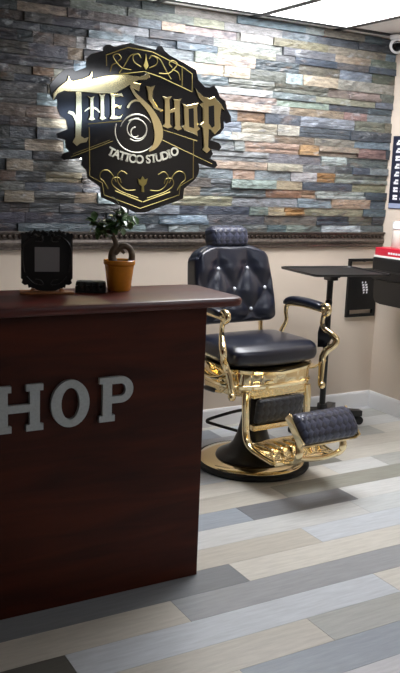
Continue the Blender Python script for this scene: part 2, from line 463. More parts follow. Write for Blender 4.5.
# slate ledger cladding on the upper back wall: one mesh of split stones
RAIL_TOP, RAIL_BOT = 1.206, 1.108
bm = bmesh.new(); cl = color_layer(bm)
srnd = random.Random(21)
STONE_R = (.60, .74, .84, .92)
feat = [  # stones with a colour of their own: x range, y range in the survey photo, colour
    (245, 300, 141, 150, (196, 156, 130)), (238, 266, 109, 115, (190, 140, 96)), (241, 274, 30, 42, (214, 206, 196)), (185, 238, 22, 34, (180, 158, 156)),
    (268, 285, 209, 219, (206, 184, 140)), (285, 304, 208, 219, (192, 128, 50)), (266, 302, 191, 201, (168, 110, 72)), (234, 256, 168, 176, (190, 146, 116)),
    (317, 336, 172, 181, (206, 140, 62)), (300, 319, 144, 153, (208, 152, 84)), (358, 386, 150, 161, (158, 112, 104)), (335, 372, 54, 62, (190, 168, 140)),
    (303, 338, 74, 82, (186, 166, 132)), (350, 382, 86, 97, (170, 146, 138)), (345, 368, 112, 122, (172, 126, 120)), (315, 355, 134, 144, (160, 156, 138)),
    (355, 385, 120, 132, (124, 132, 112)), (300, 316, 194, 201, (176, 130, 90)), (278, 300, 120, 130, (196, 190, 170)), (224, 250, 62, 72, (196, 180, 150)),
    (205, 225, 95, 110, (190, 184, 170)), (232, 275, 126, 138, (176, 170, 150)),
    (33, 54, 63, 73, (132, 88, 50)), (8, 32, 61, 71, (104, 98, 90)), (33, 54, 26, 38, (96, 84, 80)), (54, 77, 27, 39, (100, 82, 72)), (68, 84, 49, 62, (140, 114, 84)),
    (0, 26, 107, 119, (124, 104, 90)), (26, 60, 107, 120, (140, 112, 96)), (25, 64, 137, 147, (168, 146, 118)), (6, 33, 158, 167, (156, 136, 108)), (0, 16, 167, 176, (110, 76, 56)),
    (46, 82, 177, 184, (142, 128, 90)), (75, 98, 191, 200, (164, 140, 112)), (4, 34, 191, 198, (140, 122, 92)), (0, 14, 72, 80, (86, 78, 64)), (24, 52, 17, 24, (88, 86, 84)),
    (86, 130, 33, 42, (176, 180, 190)), (100, 150, 20, 30, (150, 158, 170)), (30, 60, 208, 216, (90, 96, 104)),
]
FEAT = []
for (a, b, c, d, col) in feat:
    p0 = on_wall(a, (c + d) / 2, 4.2); p1 = on_wall(b, (c + d) / 2, 4.2); g_ = sum(col) / 3; k_ = .76 if a > 180 else .74
    FEAT.append((p0.x, p1.x, p0.z, tuple((g_ + (v - g_) * .62) * k_ for v in col)))
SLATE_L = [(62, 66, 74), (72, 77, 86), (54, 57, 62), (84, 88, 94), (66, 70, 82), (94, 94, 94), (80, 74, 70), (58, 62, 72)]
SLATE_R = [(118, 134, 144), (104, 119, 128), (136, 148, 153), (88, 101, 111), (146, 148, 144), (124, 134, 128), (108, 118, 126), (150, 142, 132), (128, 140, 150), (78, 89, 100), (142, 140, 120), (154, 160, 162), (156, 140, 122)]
z = RAIL_TOP - 0.004
SX0, SX1 = LEFT_X, WALL_X - 0.002
zs = [z]
while zs[-1] < CEIL - 0.03:
    zs.append(zs[-1] + srnd.choice([.040, .046, .052, .058, .062, .05]))
zs[-1] = CEIL - 0.001
if zs[-1] - zs[-2] < .03: zs.pop(-2)
for r in range(len(zs) - 1):
    z0, z1 = zs[r], zs[r + 1]
    fr = sorted([f for f in FEAT if z0 <= f[2] < z1])
    segs = []; x = SX0
    def fill(xa, xb):
        while xb - xa > 0.01:
            L = srnd.choice([.14, .2, .26, .32, .4, .48])
            if xb - xa - L < .07: L = xb - xa
            segs.append((xa, xa + L, None)); xa += L
    for f in fr:
        if f[0] < x: 
            if f[1] - x < .04: continue
            segs.append((x, f[1], f[3])); x = f[1]; continue
        fill(x, f[0]); segs.append((f[0], f[1], f[3])); x = f[1]
    fill(x, SX1)
    for (xa, xb, c) in segs:
        if c is None:
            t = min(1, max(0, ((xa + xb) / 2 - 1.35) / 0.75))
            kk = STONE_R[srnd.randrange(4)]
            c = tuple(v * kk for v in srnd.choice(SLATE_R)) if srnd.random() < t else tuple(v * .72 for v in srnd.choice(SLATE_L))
            # rough rubble rather than pure palette
            j = srnd.uniform(-8, 8); c = (c[0] + j + srnd.uniform(-5, 5), c[1] + j, c[2] + j + srnd.uniform(-5, 5))
        split = (z1 - z0) > .049 and srnd.random() < .36
        parts = [(z0, z0 + (z1 - z0) * .45), (z0 + (z1 - z0) * .45, z1)] if split else [(z0, z1)]
        for (za, zb) in parts:
            d = srnd.choice([.012, .016, .02, .024, .03])
            yb = WALL_Y - 0.0005; yf = WALL_Y - d
            g = .0009
            # front face is an uneven grid
            nx = max(2, int((xb - xa) / .035)); nz = 2
            grid = []
            tl = srnd.uniform(-.003, .003)
            for i in range(nx + 1):
                col_ = []
                for q in range(nz + 1):
                    xx = xa + g + (xb - xa - 2 * g) * i / nx; zz = za + g + (zb - za - 2 * g) * q / nz
                    e = (i in (0, nx)) or (q in (0, nz))
                    col_.append(bm.verts.new((xx, yf + tl * (q - 1) + srnd.uniform(-.0022, .0022) + (.002 if e else 0), zz)))
                grid.append(col_)
            fs = []
            for i in range(nx):
                for q in range(nz): fs.append(bm.faces.new((grid[i][q], grid[i + 1][q], grid[i + 1][q + 1], grid[i][q + 1])))
            rim = [grid[i][0] for i in range(nx + 1)] + [grid[nx][q] for q in range(1, nz + 1)] + [grid[i][nz] for i in range(nx - 1, -1, -1)] + [grid[0][q] for q in range(nz - 1, 0, -1)]
            back = [bm.verts.new((v.co.x, yb, v.co.z)) for v in rim]
            for i in range(len(rim)): fs.append(bm.faces.new((rim[i], back[i], back[(i + 1) % len(rim)], rim[(i + 1) % len(rim)])))
            dj = srnd.uniform(.9, 1.1) if split else 1
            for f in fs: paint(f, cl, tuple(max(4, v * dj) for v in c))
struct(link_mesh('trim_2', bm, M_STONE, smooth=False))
# dark backing between stones
# moulded chair rail with a beaded top
bm = bmesh.new()
prof = [(0, RAIL_BOT), (.016, RAIL_BOT), (.022, RAIL_BOT + .006), (.022, RAIL_BOT + .02), (.032, RAIL_BOT + .028), (.036, RAIL_BOT + .04), (.033, RAIL_BOT + .052),
        (.024, RAIL_BOT + .058), (.024, RAIL_BOT + .084), (.038, RAIL_BOT + .088), (.040, RAIL_TOP), (0, RAIL_TOP)]
ra = [bm.verts.new((LEFT_X, WALL_Y - d, z_)) for d, z_ in prof]; rb = [bm.verts.new((WALL_X, WALL_Y - d, z_)) for d, z_ in prof]
for i in range(len(prof)): bm.faces.new((ra[i], ra[(i + 1) % len(prof)], rb[(i + 1) % len(prof)], rb[i]))
bm.faces.new(ra); bm.faces.new(rb[::-1])
rail = struct(link_mesh('trim_3', bm, M_RAIL, angle=25))
bm = bmesh.new(); x = 0.4
tub = []
while x < WALL_X - .02:
    v0 = len(bm.verts)
    ball(bm, (x, WALL_Y - .026, RAIL_BOT + .071), .0125, (1.0, .8, 1.0), 8, 6); x += .03
link_mesh('beading', bm, M_RAILDARK, rail)

# ------------------------------------------------------------------ reception counter
CX1, CY, CZ = 1.506, 2.554, 1.052
ctr = thing('reception_counter', 'dark red mahogany reception counter with overhanging top and silver letters on its front', 'counter', (1.0, 2.72, 0))
def cl_(p): return (p[0] - 1.0, p[1] - 2.72, p[2])
CX0 = -0.9
bm = bmesh.new()
box(bm, cl_((CX0, CY, 0)), cl_((CX1, CY + .022, CZ)), .0015, 1); link_mesh('front_panel', bm, M_WOOD, ctr)
bm = bmesh.new(); box(bm, cl_((CX1 - .022, CY + .0225, 0)), cl_((CX1, CY + .30, CZ)), .0015, 1); link_mesh('end_panel', bm, M_WOOD, ctr)
bm = bmesh.new(); box(bm, cl_((CX0, CY + .0225, 0)), cl_((CX0 + .022, CY + .30, CZ)), .0015, 1); link_mesh('end_panel', bm, M_WOOD, ctr)
bm = bmesh.new(); box(bm, cl_((CX0 + .023, CY + .28, 0)), cl_((CX1 - .023, CY + .30, CZ)), .0015, 1); link_mesh('back_panel', bm, M_WOOD, ctr)
bm = bmesh.new(); tx, ty0, ty1 = 1.645, 2.505, 2.905
out = []
R_ = .05
for (cx, cy, a0) in ((tx - R_, ty0 + R_, -90), (tx - R_, ty1 - R_, 0)):
    for s in range(7):
        a = math.radians(a0 + 15 * s); out.append((cx + R_ * math.cos(a), cy + R_ * math.sin(a)))
out += [(CX0 - .05, ty1), (CX0 - .05, ty0)]
n = len(out); lay = []
prof = [(-.010, CZ + .0005), (-.003, CZ + .003), (0, CZ + .009), (0, CZ + .024), (-.004, CZ + .031), (-.012, CZ + .034)]
ocx, ocy = .4, 2.7
for ins, zz in prof:
    lay.append([bm.verts.new(cl_((x_ + (ins if x_ > ocx else -ins), y_ + (ins if y_ > ocy else -ins), zz))) for x_, y_ in out])
for A, B in zip(lay, lay[1:]):
    for i in range(n): bm.faces.new((A[i], A[(i + 1) % n], B[(i + 1) % n], B[i]))
bm.faces.new(lay[0][::-1]); bm.faces.new(lay[-1])
link_mesh('countertop', bm, M_TOPWOOD, ctr, angle=30)
# slab serif letters standing off the front panel
LZ0, LH, LT = 0.665, 0.158, 0.016
yl = CY - 0.0005
def slab_letter(polys, ring=None):
    b = bmesh.new()
    for poly in polys: prism(b, [cl_((x_, yl, z_)) for x_, z_ in poly], (0, -LT, 0))
    return b
def rect(x0, z0, x1, z1): return [(x0, z0), (x1, z0), (x1, z1), (x0, z1)]
def letter_H(x, w):
    s, f, e, h = .034, .022, .012, LH; z0 = LZ0
    sw = s + 2 * e; x2 = x + w - sw
    P = []
    for a in (x, x2):
        P += [rect(a, z0, a + sw, z0 + f), rect(a, z0 + h - f, a + sw, z0 + h), rect(a + e, z0 + f, a + e + s, z0 + h - f)]
    P.append(rect(x + e + s, z0 + .066, x2 + e, z0 + .092))
    return slab_letter(P)
def letter_O(x, w):
    b = bmesh.new(); N = 48; c = (x + w / 2, LZ0 + LH / 2)
    o = [cl_((c[0] + w / 2 * math.cos(2 * PI * i / N), yl, c[1] + (LH / 2 + .003) * math.sin(2 * PI * i / N))) for i in range(N)]
    i_ = [cl_((c[0] + (w / 2 - .036) * math.cos(2 * PI * i / N), yl, c[1] + (LH / 2 - .024) * math.sin(2 * PI * i / N))) for i in range(N)]
    ringprism(b, o, i_, (0, -LT, 0)); return b
def letter_P(x, w):
    s, f, e, h = .034, .022, .012, LH; z0 = LZ0
    b = slab_letter([[(x, z0), (x + s + 2 * e, z0), (x + s + 2 * e, z0 + f), (x + e + s, z0 + f), (x + e + s, z0 + h - .0005), (x, z0 + h - .0005), (x, z0 + h - f), (x + e, z0 + h - f), (x + e, z0 + f), (x, z0 + f)]])
    # bowl
    N = 16; r_o, r_i = .047, .022; zc = z0 + h - r_o; xs = x + e + s - .0005; xe = x + w - r_o
    o = [(xs, zc + r_o)]; i2 = [(xs, zc + r_i)]
    for k in range(N + 1):
        a = PI / 2 - PI * k / N
        o.append((xe + r_o * math.cos(a), zc + r_o * math.sin(a))); i2.append((xe + (r_i - .004) * math.cos(a), zc + r_i * math.sin(a)))
    o.append((xs, zc - r_o)); i2.append((xs, zc - r_i))
    prism(b, [cl_((p[0], yl, p[1])) for p in o + i2[::-1]], (0, -LT, 0)); return b
def letter_S(x, w):
    b = bmesh.new(); pts = []
    c = (x + w / 2); top = LZ0 + LH - .014; bot = LZ0 + .014
    P = [(c + w * .36, top - .026), (c + w * .2, top + .001), (c - w * .16, top), (c - w * .33, top - .028), (c - w * .2, top - .052), (c + w * .2, bot + .052), (c + w * .34, bot + .027), (c + w * .16, bot), (c - w * .2, bot - .001), (c - w * .37, bot + .028)]
    path = smooth_path([(p[0], 0, p[1]) for p in P], 6)
    L_, R2 = [], []
    for i, p in enumerate(path):
        t = (path[min(i + 1, len(path) - 1)] - path[max(i - 1, 0)]).normalized(); nrm = Vector((-t.z, 0, t.x))
        ww = .013 + .004 * math.sin(PI * i / (len(path) - 1))
        L_.append(p + nrm * ww); R2.append(p - nrm * ww)
    for i in range(len(path) - 1):
        prism(b, [cl_((q.x, yl, q.z)) for q in (L_[i], L_[i + 1], R2[i + 1], R2[i])], (0, -LT, 0))
    bmesh.ops.remove_doubles(b, verts=b.verts, dist=1e-5)
    return b
for b_, nm in ((letter_S(.54, .115), 'S'), (letter_H(.715, .166), 'H'), (letter_O(.908, .137), 'O'), (letter_P(1.082, .127), 'P')):
    o = link_mesh('letter', b_, M_SILVER, ctr, angle=30); o['label'] = 'silver slab serif letter ' + nm

TOPZ = CZ + .0342
# ------------------------------------------------------------------ things on the counter
# plant
pl = thing('potted_bonsai', 'small twisted bonsai with waxy leaves in an ochre pot on the counter', 'plant', (1.265, 2.80, TOPZ))
bm = bmesh.new()
lathe(bm, [(0, 0), (.040, 0), (.043, .003), (.049, .05), (.0545, .094), (.0575, .096), (.059, .100), (.059, .112), (.0565, .114), (.052, .112), (.051, .098), (.0, .098)], n=40)
link_mesh('pot', bm, M_POT, pl)
bm = bmesh.new(); lathe(bm, [(.0, .0985), (.0508, .0985), (.049, .104), (.03, .107), (0, .108)], n=32); link_mesh('soil', bm, M_SOIL, pl)
# camera-right direction on the counter, to lay the trunk out across the view
ex = Vector((.868, -.497, 0)); ey = Vector((.497, .868, 0)); ez = Vector((0, 0, 1))
def pv(a, z_, d=0): return ex * a + ez * z_ + ey * d
bm = bmesh.new()
stube(bm, [pv(-.022, .10), pv(-.028, .125), pv(-.022, .15), pv(-.012, .165), pv(-.02, .19), pv(-.030, .21), pv(-.026, .23), pv(-.012, .25), pv(.0, .275)], [.017, .015, .013, .012, .010, .008, .0065, .005, .0035], 5, 12)
stube(bm, [pv(-.018, .135), pv(.0, .158), pv(.02, .166), pv(.038, .155), pv(.046, .132), pv(.044, .104)], [.011, .012, .011, .011, .012, .013], 5, 12)
stube(bm, [pv(-.016, .16), pv(.006, .150), pv(.018, .137)], [.008, .007, .005], 4, 8)
stube(bm, [pv(-.026, .20), pv(-.05, .222), pv(-.075, .236), pv(-.10, .238)], [.006, .005, .004, .003], 4, 8)
stube(bm, [pv(-.028, .225), pv(-.008, .234), pv(.012, .25, .01), pv(.02, .262, .012)], [.005, .004, .003, .002], 4, 8)
stube(bm, [pv(-.01, .252), pv(-.012, .28), pv(-.006, .305)], [.0035, .003, .002], 4, 8)
link_mesh('trunk', bm, M_BARK, pl)
lrnd = random.Random(5)
def leaf(bm, c, d, L, W, up):
    d = d.normalized(); sd = d.cross(up).normalized(); nn = sd.cross(d).normalized()
    rows_ = []
    prof_ = [(0, .06), (.2, .62), (.45, 1.0), (.7, .85), (.9, .4), (1.0, .04)]
    for t, w in prof_:
        base = c + d * (t * L) - nn * (L * .25 * t * t)
        rows_.append([bm.verts.new(base + sd * (W * w * s * .5) + nn * (abs(s) * W * .12 * w)) for s in (-1, 0, 1)])
    for A, B in zip(rows_, rows_[1:]):
        for i in range(2): bm.faces.new((A[i], A[i + 1], B[i + 1], B[i]))
def cluster(bm, c, n_, spread, L):
    for _ in range(n_):
        d = Vector((lrnd.gauss(0, 1), lrnd.gauss(0, 1), lrnd.gauss(.25, .7)))
        p = c + Vector((lrnd.gauss(0, spread), lrnd.gauss(0, spread), lrnd.gauss(0, spread * .6)))
        l = L * lrnd.uniform(.8, 1.3)
        leaf(bm, p, d, l, l * .66, Vector((0.2 * lrnd.gauss(0, 1), 0.2 * lrnd.gauss(0, 1), 1)))
bm = bmesh.new()
for a, z_, n_, s_ in ((-.095, .236, 9, .010), (-.07, .222, 5, .008), (-.055, .235, 7, .009), (-.028, .225, 6, .009), (-.035, .250, 7, .010), (.012, .238, 8, .011), (.028, .252, 8, .011), (.018, .275, 8, .011), (-.01, .27, 7, .010), (.0, .29, 6, .01), (-.04, .196, 3, .006)):
    cluster(bm, pv(a, z_, lrnd.uniform(-.012, .012)), n_ + 2, s_ * 1.2, .039)
link_mesh('foliage', bm, M_LEAF, pl)
bm = bmesh.new()
for a, z_, n_, s_ in ((.014, .236, 5, .008), (-.088, .226, 4, .008), (-.004, .312, 3, .005), (.026, .268, 3, .008), (-.015, .222, 3, .006)):
    cluster(bm, pv(a, z_, -.018), n_, s_, .034)
o = link_mesh('young_foliage', bm, M_LEAFPALE, pl); o['label'] = 'paler greyish green leaves'

# framed stand with ornate crest
fr = thing('display_stand', 'ornate black tabletop stand with grey square panel, left of the black case', 'sign stand', (0.979, 2.785, TOPZ), math.radians(-14))
bm = bmesh.new(); box(bm, (-.095, -.03, 0), (.095, .03, .009), .003); link_mesh('base', bm, M_COPPER, fr)
bm = bmesh.new()
half = [(0, .004), (.03, .006), (.042, .012), (.05, .008), (.056, .018), (.064, .016), (.066, .028), (.078, .026), (.088, .034), (.084, .044), (.090, .05), (.089, .196), (.092, .203), (.086, .21), (.079, .207), (.072, .213), (.064, .209), (.058, .217),
        (.05, .212), (.043, .222), (.035, .214), (.029, .218), (.022, .212), (.014, .22), (.008, .214), (0, .216)]
outl = half + [(-a, b) for a, b in half[-2:0:-1]]
prism(bm, [(a, .006, b + .004) for a, b in outl], (0, -.012, 0)); link_mesh('frame', bm, M_BLACKPL, fr, angle=30)
bm = bmesh.new()
for sx in (-1, 1):
    stube(bm, [(sx * .078, -.0055, .075), (sx * .084, -.007, .12), (sx * .08, -.007, .17), (sx * .05, -.0075, .2), (sx * .018, -.0075, .196), (sx * .02, -.0075, .182), (sx * .04, -.0075, .184)], .0028, 4, 6)
    stube(bm, [(sx * .07, -.0055, .06), (sx * .045, -.007, .035), (sx * .015, -.007, .03), (sx * .02, -.007, .045), (sx * .04, -.007, .05)], .0026, 4, 6)
for k in range(7): ball(bm, (-.06 + .02 * k, -.006, .205 + .006 * math.cos(k * 1.9)), .007, (1, .7, 1), 8, 6)
link_mesh('ornament', bm, M_BLACK, fr)
bm = bmesh.new(); box(bm, (-.043, -.0085, .078), (.043, -.0062, .164)); o = link_mesh('panel', bm, M_GREYPANEL, fr, smooth=False); o['label'] = 'plain grey square panel'
for s in (-1, 1):
    bm = bmesh.new(); tube(bm, [(s * .05, -.018, .0095), (s * .05, -.018, .02)], [.012, .006], 12); link_mesh('foot', bm, M_COPPER, fr)

# small black case
cs = thing('card_case', 'small black textured leather case lying beside the plant pot', 'case', (1.142, 2.775, TOPZ), math.radians(-24))
bm = bmesh.new()
def casefn(p, u): return Vector((p.x, p.y * (1 - .18 * (u.z + 1) / 2), p.z))
rbox(bm, (0, 0, .013), (.056, .034, .013), .006, 6, casefn); link_mesh('tray', bm, M_CASE, cs)
bm = bmesh.new()
def lidfn(p, u): return Vector((p.x * (1 - .05 * (u.z + 1)), p.y * (1 - .10 * (u.z + 1)), p.z))
rbox(bm, (0, 0, .034), (.056, .031, .0078), .006, 6, lidfn); 
link_mesh('lid', bm, M_CASE, cs)
bm = bmesh.new()
for k in range(5): box(bm, (-.046 + k * .022, -.0335, .006), (-.036 + k * .022, -.0318, .040), .001, 1)
link_mesh('ribbing', bm, M_BLACK, cs)

# ------------------------------------------------------------------ wall sign
SY = 4.135
sg = thing('wall_sign', 'large black ornate backlit sign with gold blackletter on the slate wall', 'sign', on_wall(140, 130, SY))
S0 = Vector(sg.location)
def sp(px, py, d=0.0):
    p = on_wall(px, py, SY) - S0; return Vector((p.x, p.y - d, p.z))
outline = [(50, 85), (52, 82), (59, 74), (65, 69.5), (70, 68), (73.5, 69.5), (75.5, 71.5), (86.7, 67), (87.5, 58), (90.5, 54.5), (104, 50.5), (103.5, 47.5), (106, 44.8), (110, 44.5), (114, 46.5), (130, 43), (156.5, 50), (158.5, 46), (162, 46), (164.5, 50.5), (170, 55.5), (184, 63), (196, 70), (198.4, 80),
    (205, 87), (210, 87.5), (213.4, 85.5), (217, 89), (220, 97), (225.6, 101.5), (227, 109), (231, 116.5), (231, 122), (226.6, 123.4), (223.5, 119.5), (224, 128), (220, 133.8), (212.5, 137), (210.5, 140), (219, 143), (221.5, 147), (219, 150.6), (211, 149), (213, 154), (209.5, 158.5), (216, 161.5), (217.5, 165.5), (214.4, 168.4),
    (198.5, 163.5), (199.5, 168.4), (198, 175), (194.5, 180), (184, 188.8), (183, 198.8), (145, 212.5), (136, 212.5), (102, 197.5), (100.5, 187), (88, 178), (86.5, 170), (81.5, 165), (82.5, 158), (64, 160), (61.5, 157), (63, 153.5), (69.5, 151), (66, 147), (66, 140), (58, 138), (57, 133.5), (68, 129), (66.5, 120), (61, 116.5), (57.5, 108), (58, 99), (53.5, 100), (51, 95)]
bm = bmesh.new(); prism(bm, [sp(a, b) for a, b in outline], (0, .014, 0)); link_mesh('backing_panel', bm, M_SIGNBLACK, sg, smooth=False)
# raised second layer carrying the name
bm = bmesh.new()
# halo strip: LED rope behind the panel, set in from its edge
cen = Vector((0, 0, 0))
for a, b in outline: cen += sp(a, b)
cen /= len(outline)
inset = [(p - cen) * .968 + cen for p in (sp(a, b) for a, b in ((60, 82), (84, 76), (93, 60), (130, 48), (165, 55), (192, 74), (208, 92), (222, 112), (214, 132), (207, 152), (194, 172), (180, 190), (140, 209), (104, 193), (90, 174), (74, 148), (66, 118)))]
bm = bmesh.new(); tube(bm, [p + Vector((0, .022, 0)) for p in inset], .006, 6, closed=True); o = link_mesh('led_strip', bm, M_HALO, sg)
for a, b in ((84, 90), (190, 90), (110, 185), (176, 185)):
    bm = bmesh.new(); tube(bm, [sp(a, b, -.0142), sp(a, b, -.055)], .008, 10)
    link_mesh('standoff', bm, M_BLACK, sg)

def solid(bm, pts, d0=.001, th=.008, chisel=0.0):
    old = set(bm.faces)
    prism(bm, [sp(a, b, d0) for a, b in pts], (0, -th, 0))
    if chisel:
        yf = sp(*pts[0], d0).y - th
        fr_ = [f for f in bm.faces if f not in old and all(abs(v.co.y - yf) < 2e-4 for v in f.verts)]
        for f in fr_: f.normal_update()
        bmesh.ops.recalc_face_normals(bm, faces=[f for f in bm.faces if f not in old])
        bmesh.ops.inset_region(bm, faces=fr_, thickness=chisel, depth=chisel * .7, use_even_offset=False)
def ribbon(bm, pts, ws, d0=.001, th=.007, sub=5):
    path = smooth_path([(a, b, 0) for a, b in pts], sub); w = lerp_list(ws, sub)
    L_, R2 = [], []
    for i, p in enumerate(path):
        t = (path[min(i + 1, len(path) - 1)] - path[max(i - 1, 0)]).normalized(); nn = Vector((-t.y, t.x, 0))
        L_.append(p + nn * w[i] / 2); R2.append(p - nn * w[i] / 2)
    solid(bm, [(p.x, p.y) for p in L_] + [(p.x, p.y) for p in R2[::-1]], d0, th)
def line(bm, pts, r=.0026, closed=False): tube(bm, [sp(a, b, .001) for a, b in pts], r, 6, closed=closed)
def curve(bm, pts, r=.0026, sub=5):
    rr = [v for v in lerp_list(r, sub)] if isinstance(r, (list, tuple)) else r
    tube(bm, [sp(p.x, p.y, .001) for p in smooth_path([(a, b, 0) for a, b in pts], sub)], rr, 6)
# T with its long banner
bm = bmesh.new()
solid(bm, [(53, 100), (52.2, 94), (57.5, 87.5), (66.5, 80.7), (68, 75.5), (69.8, 79.8), (72.5, 81), (83, 78.3), (89, 75.5), (91.3, 71), (92, 76), (90.5, 79.5), (97, 77.5), (105, 75.6), (116, 74.8), (127, 74.6), (138, 76.6), (144, 75.5), (148, 72.5), (149.5, 77), (146, 80), (138, 80.5), (131, 84), (124, 88.5), (114, 93.6), (100, 94), (84, 92.5), (72, 92), (63.5, 91.2), (57, 94)], chisel=.003)
solid(bm, [(75.5, 90), (80.7, 90), (81, 120), (80.3, 136), (84, 138.5), (88, 137), (86, 142), (80, 143.2), (76, 146), (72, 142), (74.8, 137), (75, 122), (72, 115.5), (67, 113), (68.5, 110.8), (73, 112), (75.4, 116)], .0012)
link_mesh('letter', bm, M_SIGNGOLD, sg, angle=20)['label'] = 'mirror gold blackletter T with a long banner stroke'
bm = bmesh.new()
solid(bm, [(87, 96), (90, 97.2), (94.5, 96), (93, 98.5), (93.2, 117), (95, 119.5), (91, 121), (87.5, 119.5), (89.2, 116), (89.2, 98.5)], chisel=.003)
solid(bm, [(98, 93.5), (101, 95), (105, 94), (103.6, 97), (103.8, 116), (106, 118.5), (101.5, 120.5), (98.5, 118.5), (99.6, 116), (99.4, 97)], chisel=.003)
ribbon(bm, [(84, 111.5), (88, 108.5), (92, 107.6), (96, 109.2), (99, 112.5)], [.8, 1.6, 2.2, 2, 1], .0012)
link_mesh('letter', bm, M_SIGNGOLD, sg, angle=20)['label'] = 'mirror gold blackletter H of the first word'
bm = bmesh.new()
solid(bm, [(108.5, 93), (114, 94.6), (121, 93), (122.8, 97), (119.5, 96.5), (114, 97.3), (114, 105), (118, 105.6), (121.5, 104.8), (120, 109), (114, 108.2), (114, 115.6), (118, 116.6), (122, 114.5), (120, 119), (113, 119.8), (108.5, 119), (110.4, 115), (110.2, 97)], chisel=.003)
link_mesh('letter', bm, M_SIGNGOLD, sg, angle=20)['label'] = 'mirror gold blackletter E'
# S with its coil
bm = bmesh.new()
ribbon(bm, [(130, 86), (134.5, 94), (141, 101), (148, 108.5), (153.5, 117), (157.3, 127), (158, 137), (154.5, 146), (148.5, 151)], [2, 3, 4.2, 5.2, 6.5, 8.5, 8.2, 5, 1.5])
solid(bm, [(128.5, 84.5), (132, 82), (140, 84), (138.5, 91.5), (133, 88.5)], chisel=.003)
solid(bm, [(145.5, 86), (150, 86.8), (154.5, 85.2), (152, 92), (152, 99), (157, 107), (163, 110), (160, 112), (153, 108), (147.5, 100), (147, 92)], chisel=.003)
ribbon(bm, [(127, 108), (130, 103), (135, 100.5), (141, 102)], [2.4, 2, 2, 1], .0014)
link_mesh('letter', bm, M_SIGNGOLD, sg, angle=20)['label'] = 'mirror gold blackletter S with a heavy curved stroke'
bm = bmesh.new()
c0 = (136.5, 131)
def arc(r, a0, a1, k=14, c=c0, sq=1.0): return [(c[0] + r * math.cos(math.radians(a0 + (a1 - a0) * i / k)), c[1] + sq * r * math.sin(math.radians(a0 + (a1 - a0) * i / k))) for i in range(k + 1)]
curve(bm, arc(21.5, 190, 20, 16), [.002] * 17, 2); curve(bm, arc(21.5, 60, 200, 14), .0035, 2)
curve(bm, arc(16.5, 195, 330, 12), [.001, .002, .003, .004, .005, .005, .005, .005, .005, .004, .003, .002, .001], 2)
curve(bm, [(c0[0] + (4 + 9 * i / 20) * math.cos(math.radians(250 - 19 * i)), c0[1] + (4 + 9 * i / 20) * math.sin(math.radians(250 - 19 * i))) for i in range(21)], .0038, 2)
curve(bm, [(c0[0] + (5 + 8 * i / 14) * math.cos(math.radians(70 + 15 * i)), c0[1] + (5 + 8 * i / 14) * math.sin(math.radians(70 + 15 * i))) for i in range(15)], .003, 2)
curve(bm, arc(10, 0, 130, 10), .003, 2)
link_mesh('coil', bm, M_SIGNPALE, sg)
bm = bmesh.new()
solid(bm, [(161.5, 96), (166, 97.5), (171, 96.5), (169, 100), (169.3, 110), (173.5, 108.5), (173.3, 101), (172, 99), (176.5, 99.5), (181, 98.5), (179.2, 102), (179.6, 126), (181.5, 129), (177, 131), (173, 128.5), (174.2, 126), (173.8, 112), (169.4, 113.5), (169.6, 124), (171.5, 127), (166.5, 128.8), (161.5, 126.5), (164, 123.5), (163.8, 100)], chisel=.003)
link_mesh('letter', bm, M_SIGNGOLD, sg, angle=20)['label'] = 'mirror gold blackletter H of the second word'
bm = bmesh.new()
solid(bm, [(181.5, 103.5), (186, 105.5), (193, 104), (197.5, 103.2), (196.5, 108), (197.3, 126), (199.5, 129), (196.5, 131.5), (197, 136.5), (193, 134), (184, 130.6), (181.5, 127), (183.6, 125), (183, 108)], chisel=.003)
link_mesh('letter', bm, M_SIGNGOLD, sg, angle=20)['label'] = 'mirror gold blackletter O'
bm = bmesh.new(); solid(bm, [(187.6, 109), (192.6, 108.2), (193.2, 128.5), (188.2, 127)], .0110, .0006); link_mesh('letter_counter', bm, M_SIGNBLACK, sg, smooth=False)
bm = bmesh.new()
solid(bm, [(194.5, 88), (197.5, 92), (203, 96.5), (209, 98.5), (213.5, 96.5), (216, 100), (220.5, 104), (224, 111), (220.5, 108.5), (219.5, 118), (219.8, 128.5), (214, 134.6), (209.5, 129.5), (208, 129), (207.6, 147), (210, 149.5), (206, 153.6), (201.5, 150), (203, 147), (201.8, 128), (199.5, 125), (202.2, 122), (201.8, 108), (198.5, 104), (202.5, 102.6), (198.5, 98)], chisel=.003)
link_mesh('letter', bm, M_SIGNGOLD, sg, angle=20)['label'] = 'mirror gold blackletter P with a flared head'
bm = bmesh.new(); solid(bm, [(207.6, 106.5), (213, 105.5), (213.6, 126), (211, 128), (207.8, 123.5)], .0110, .0006); link_mesh('letter_counter', bm, M_SIGNBLACK, sg, smooth=False)
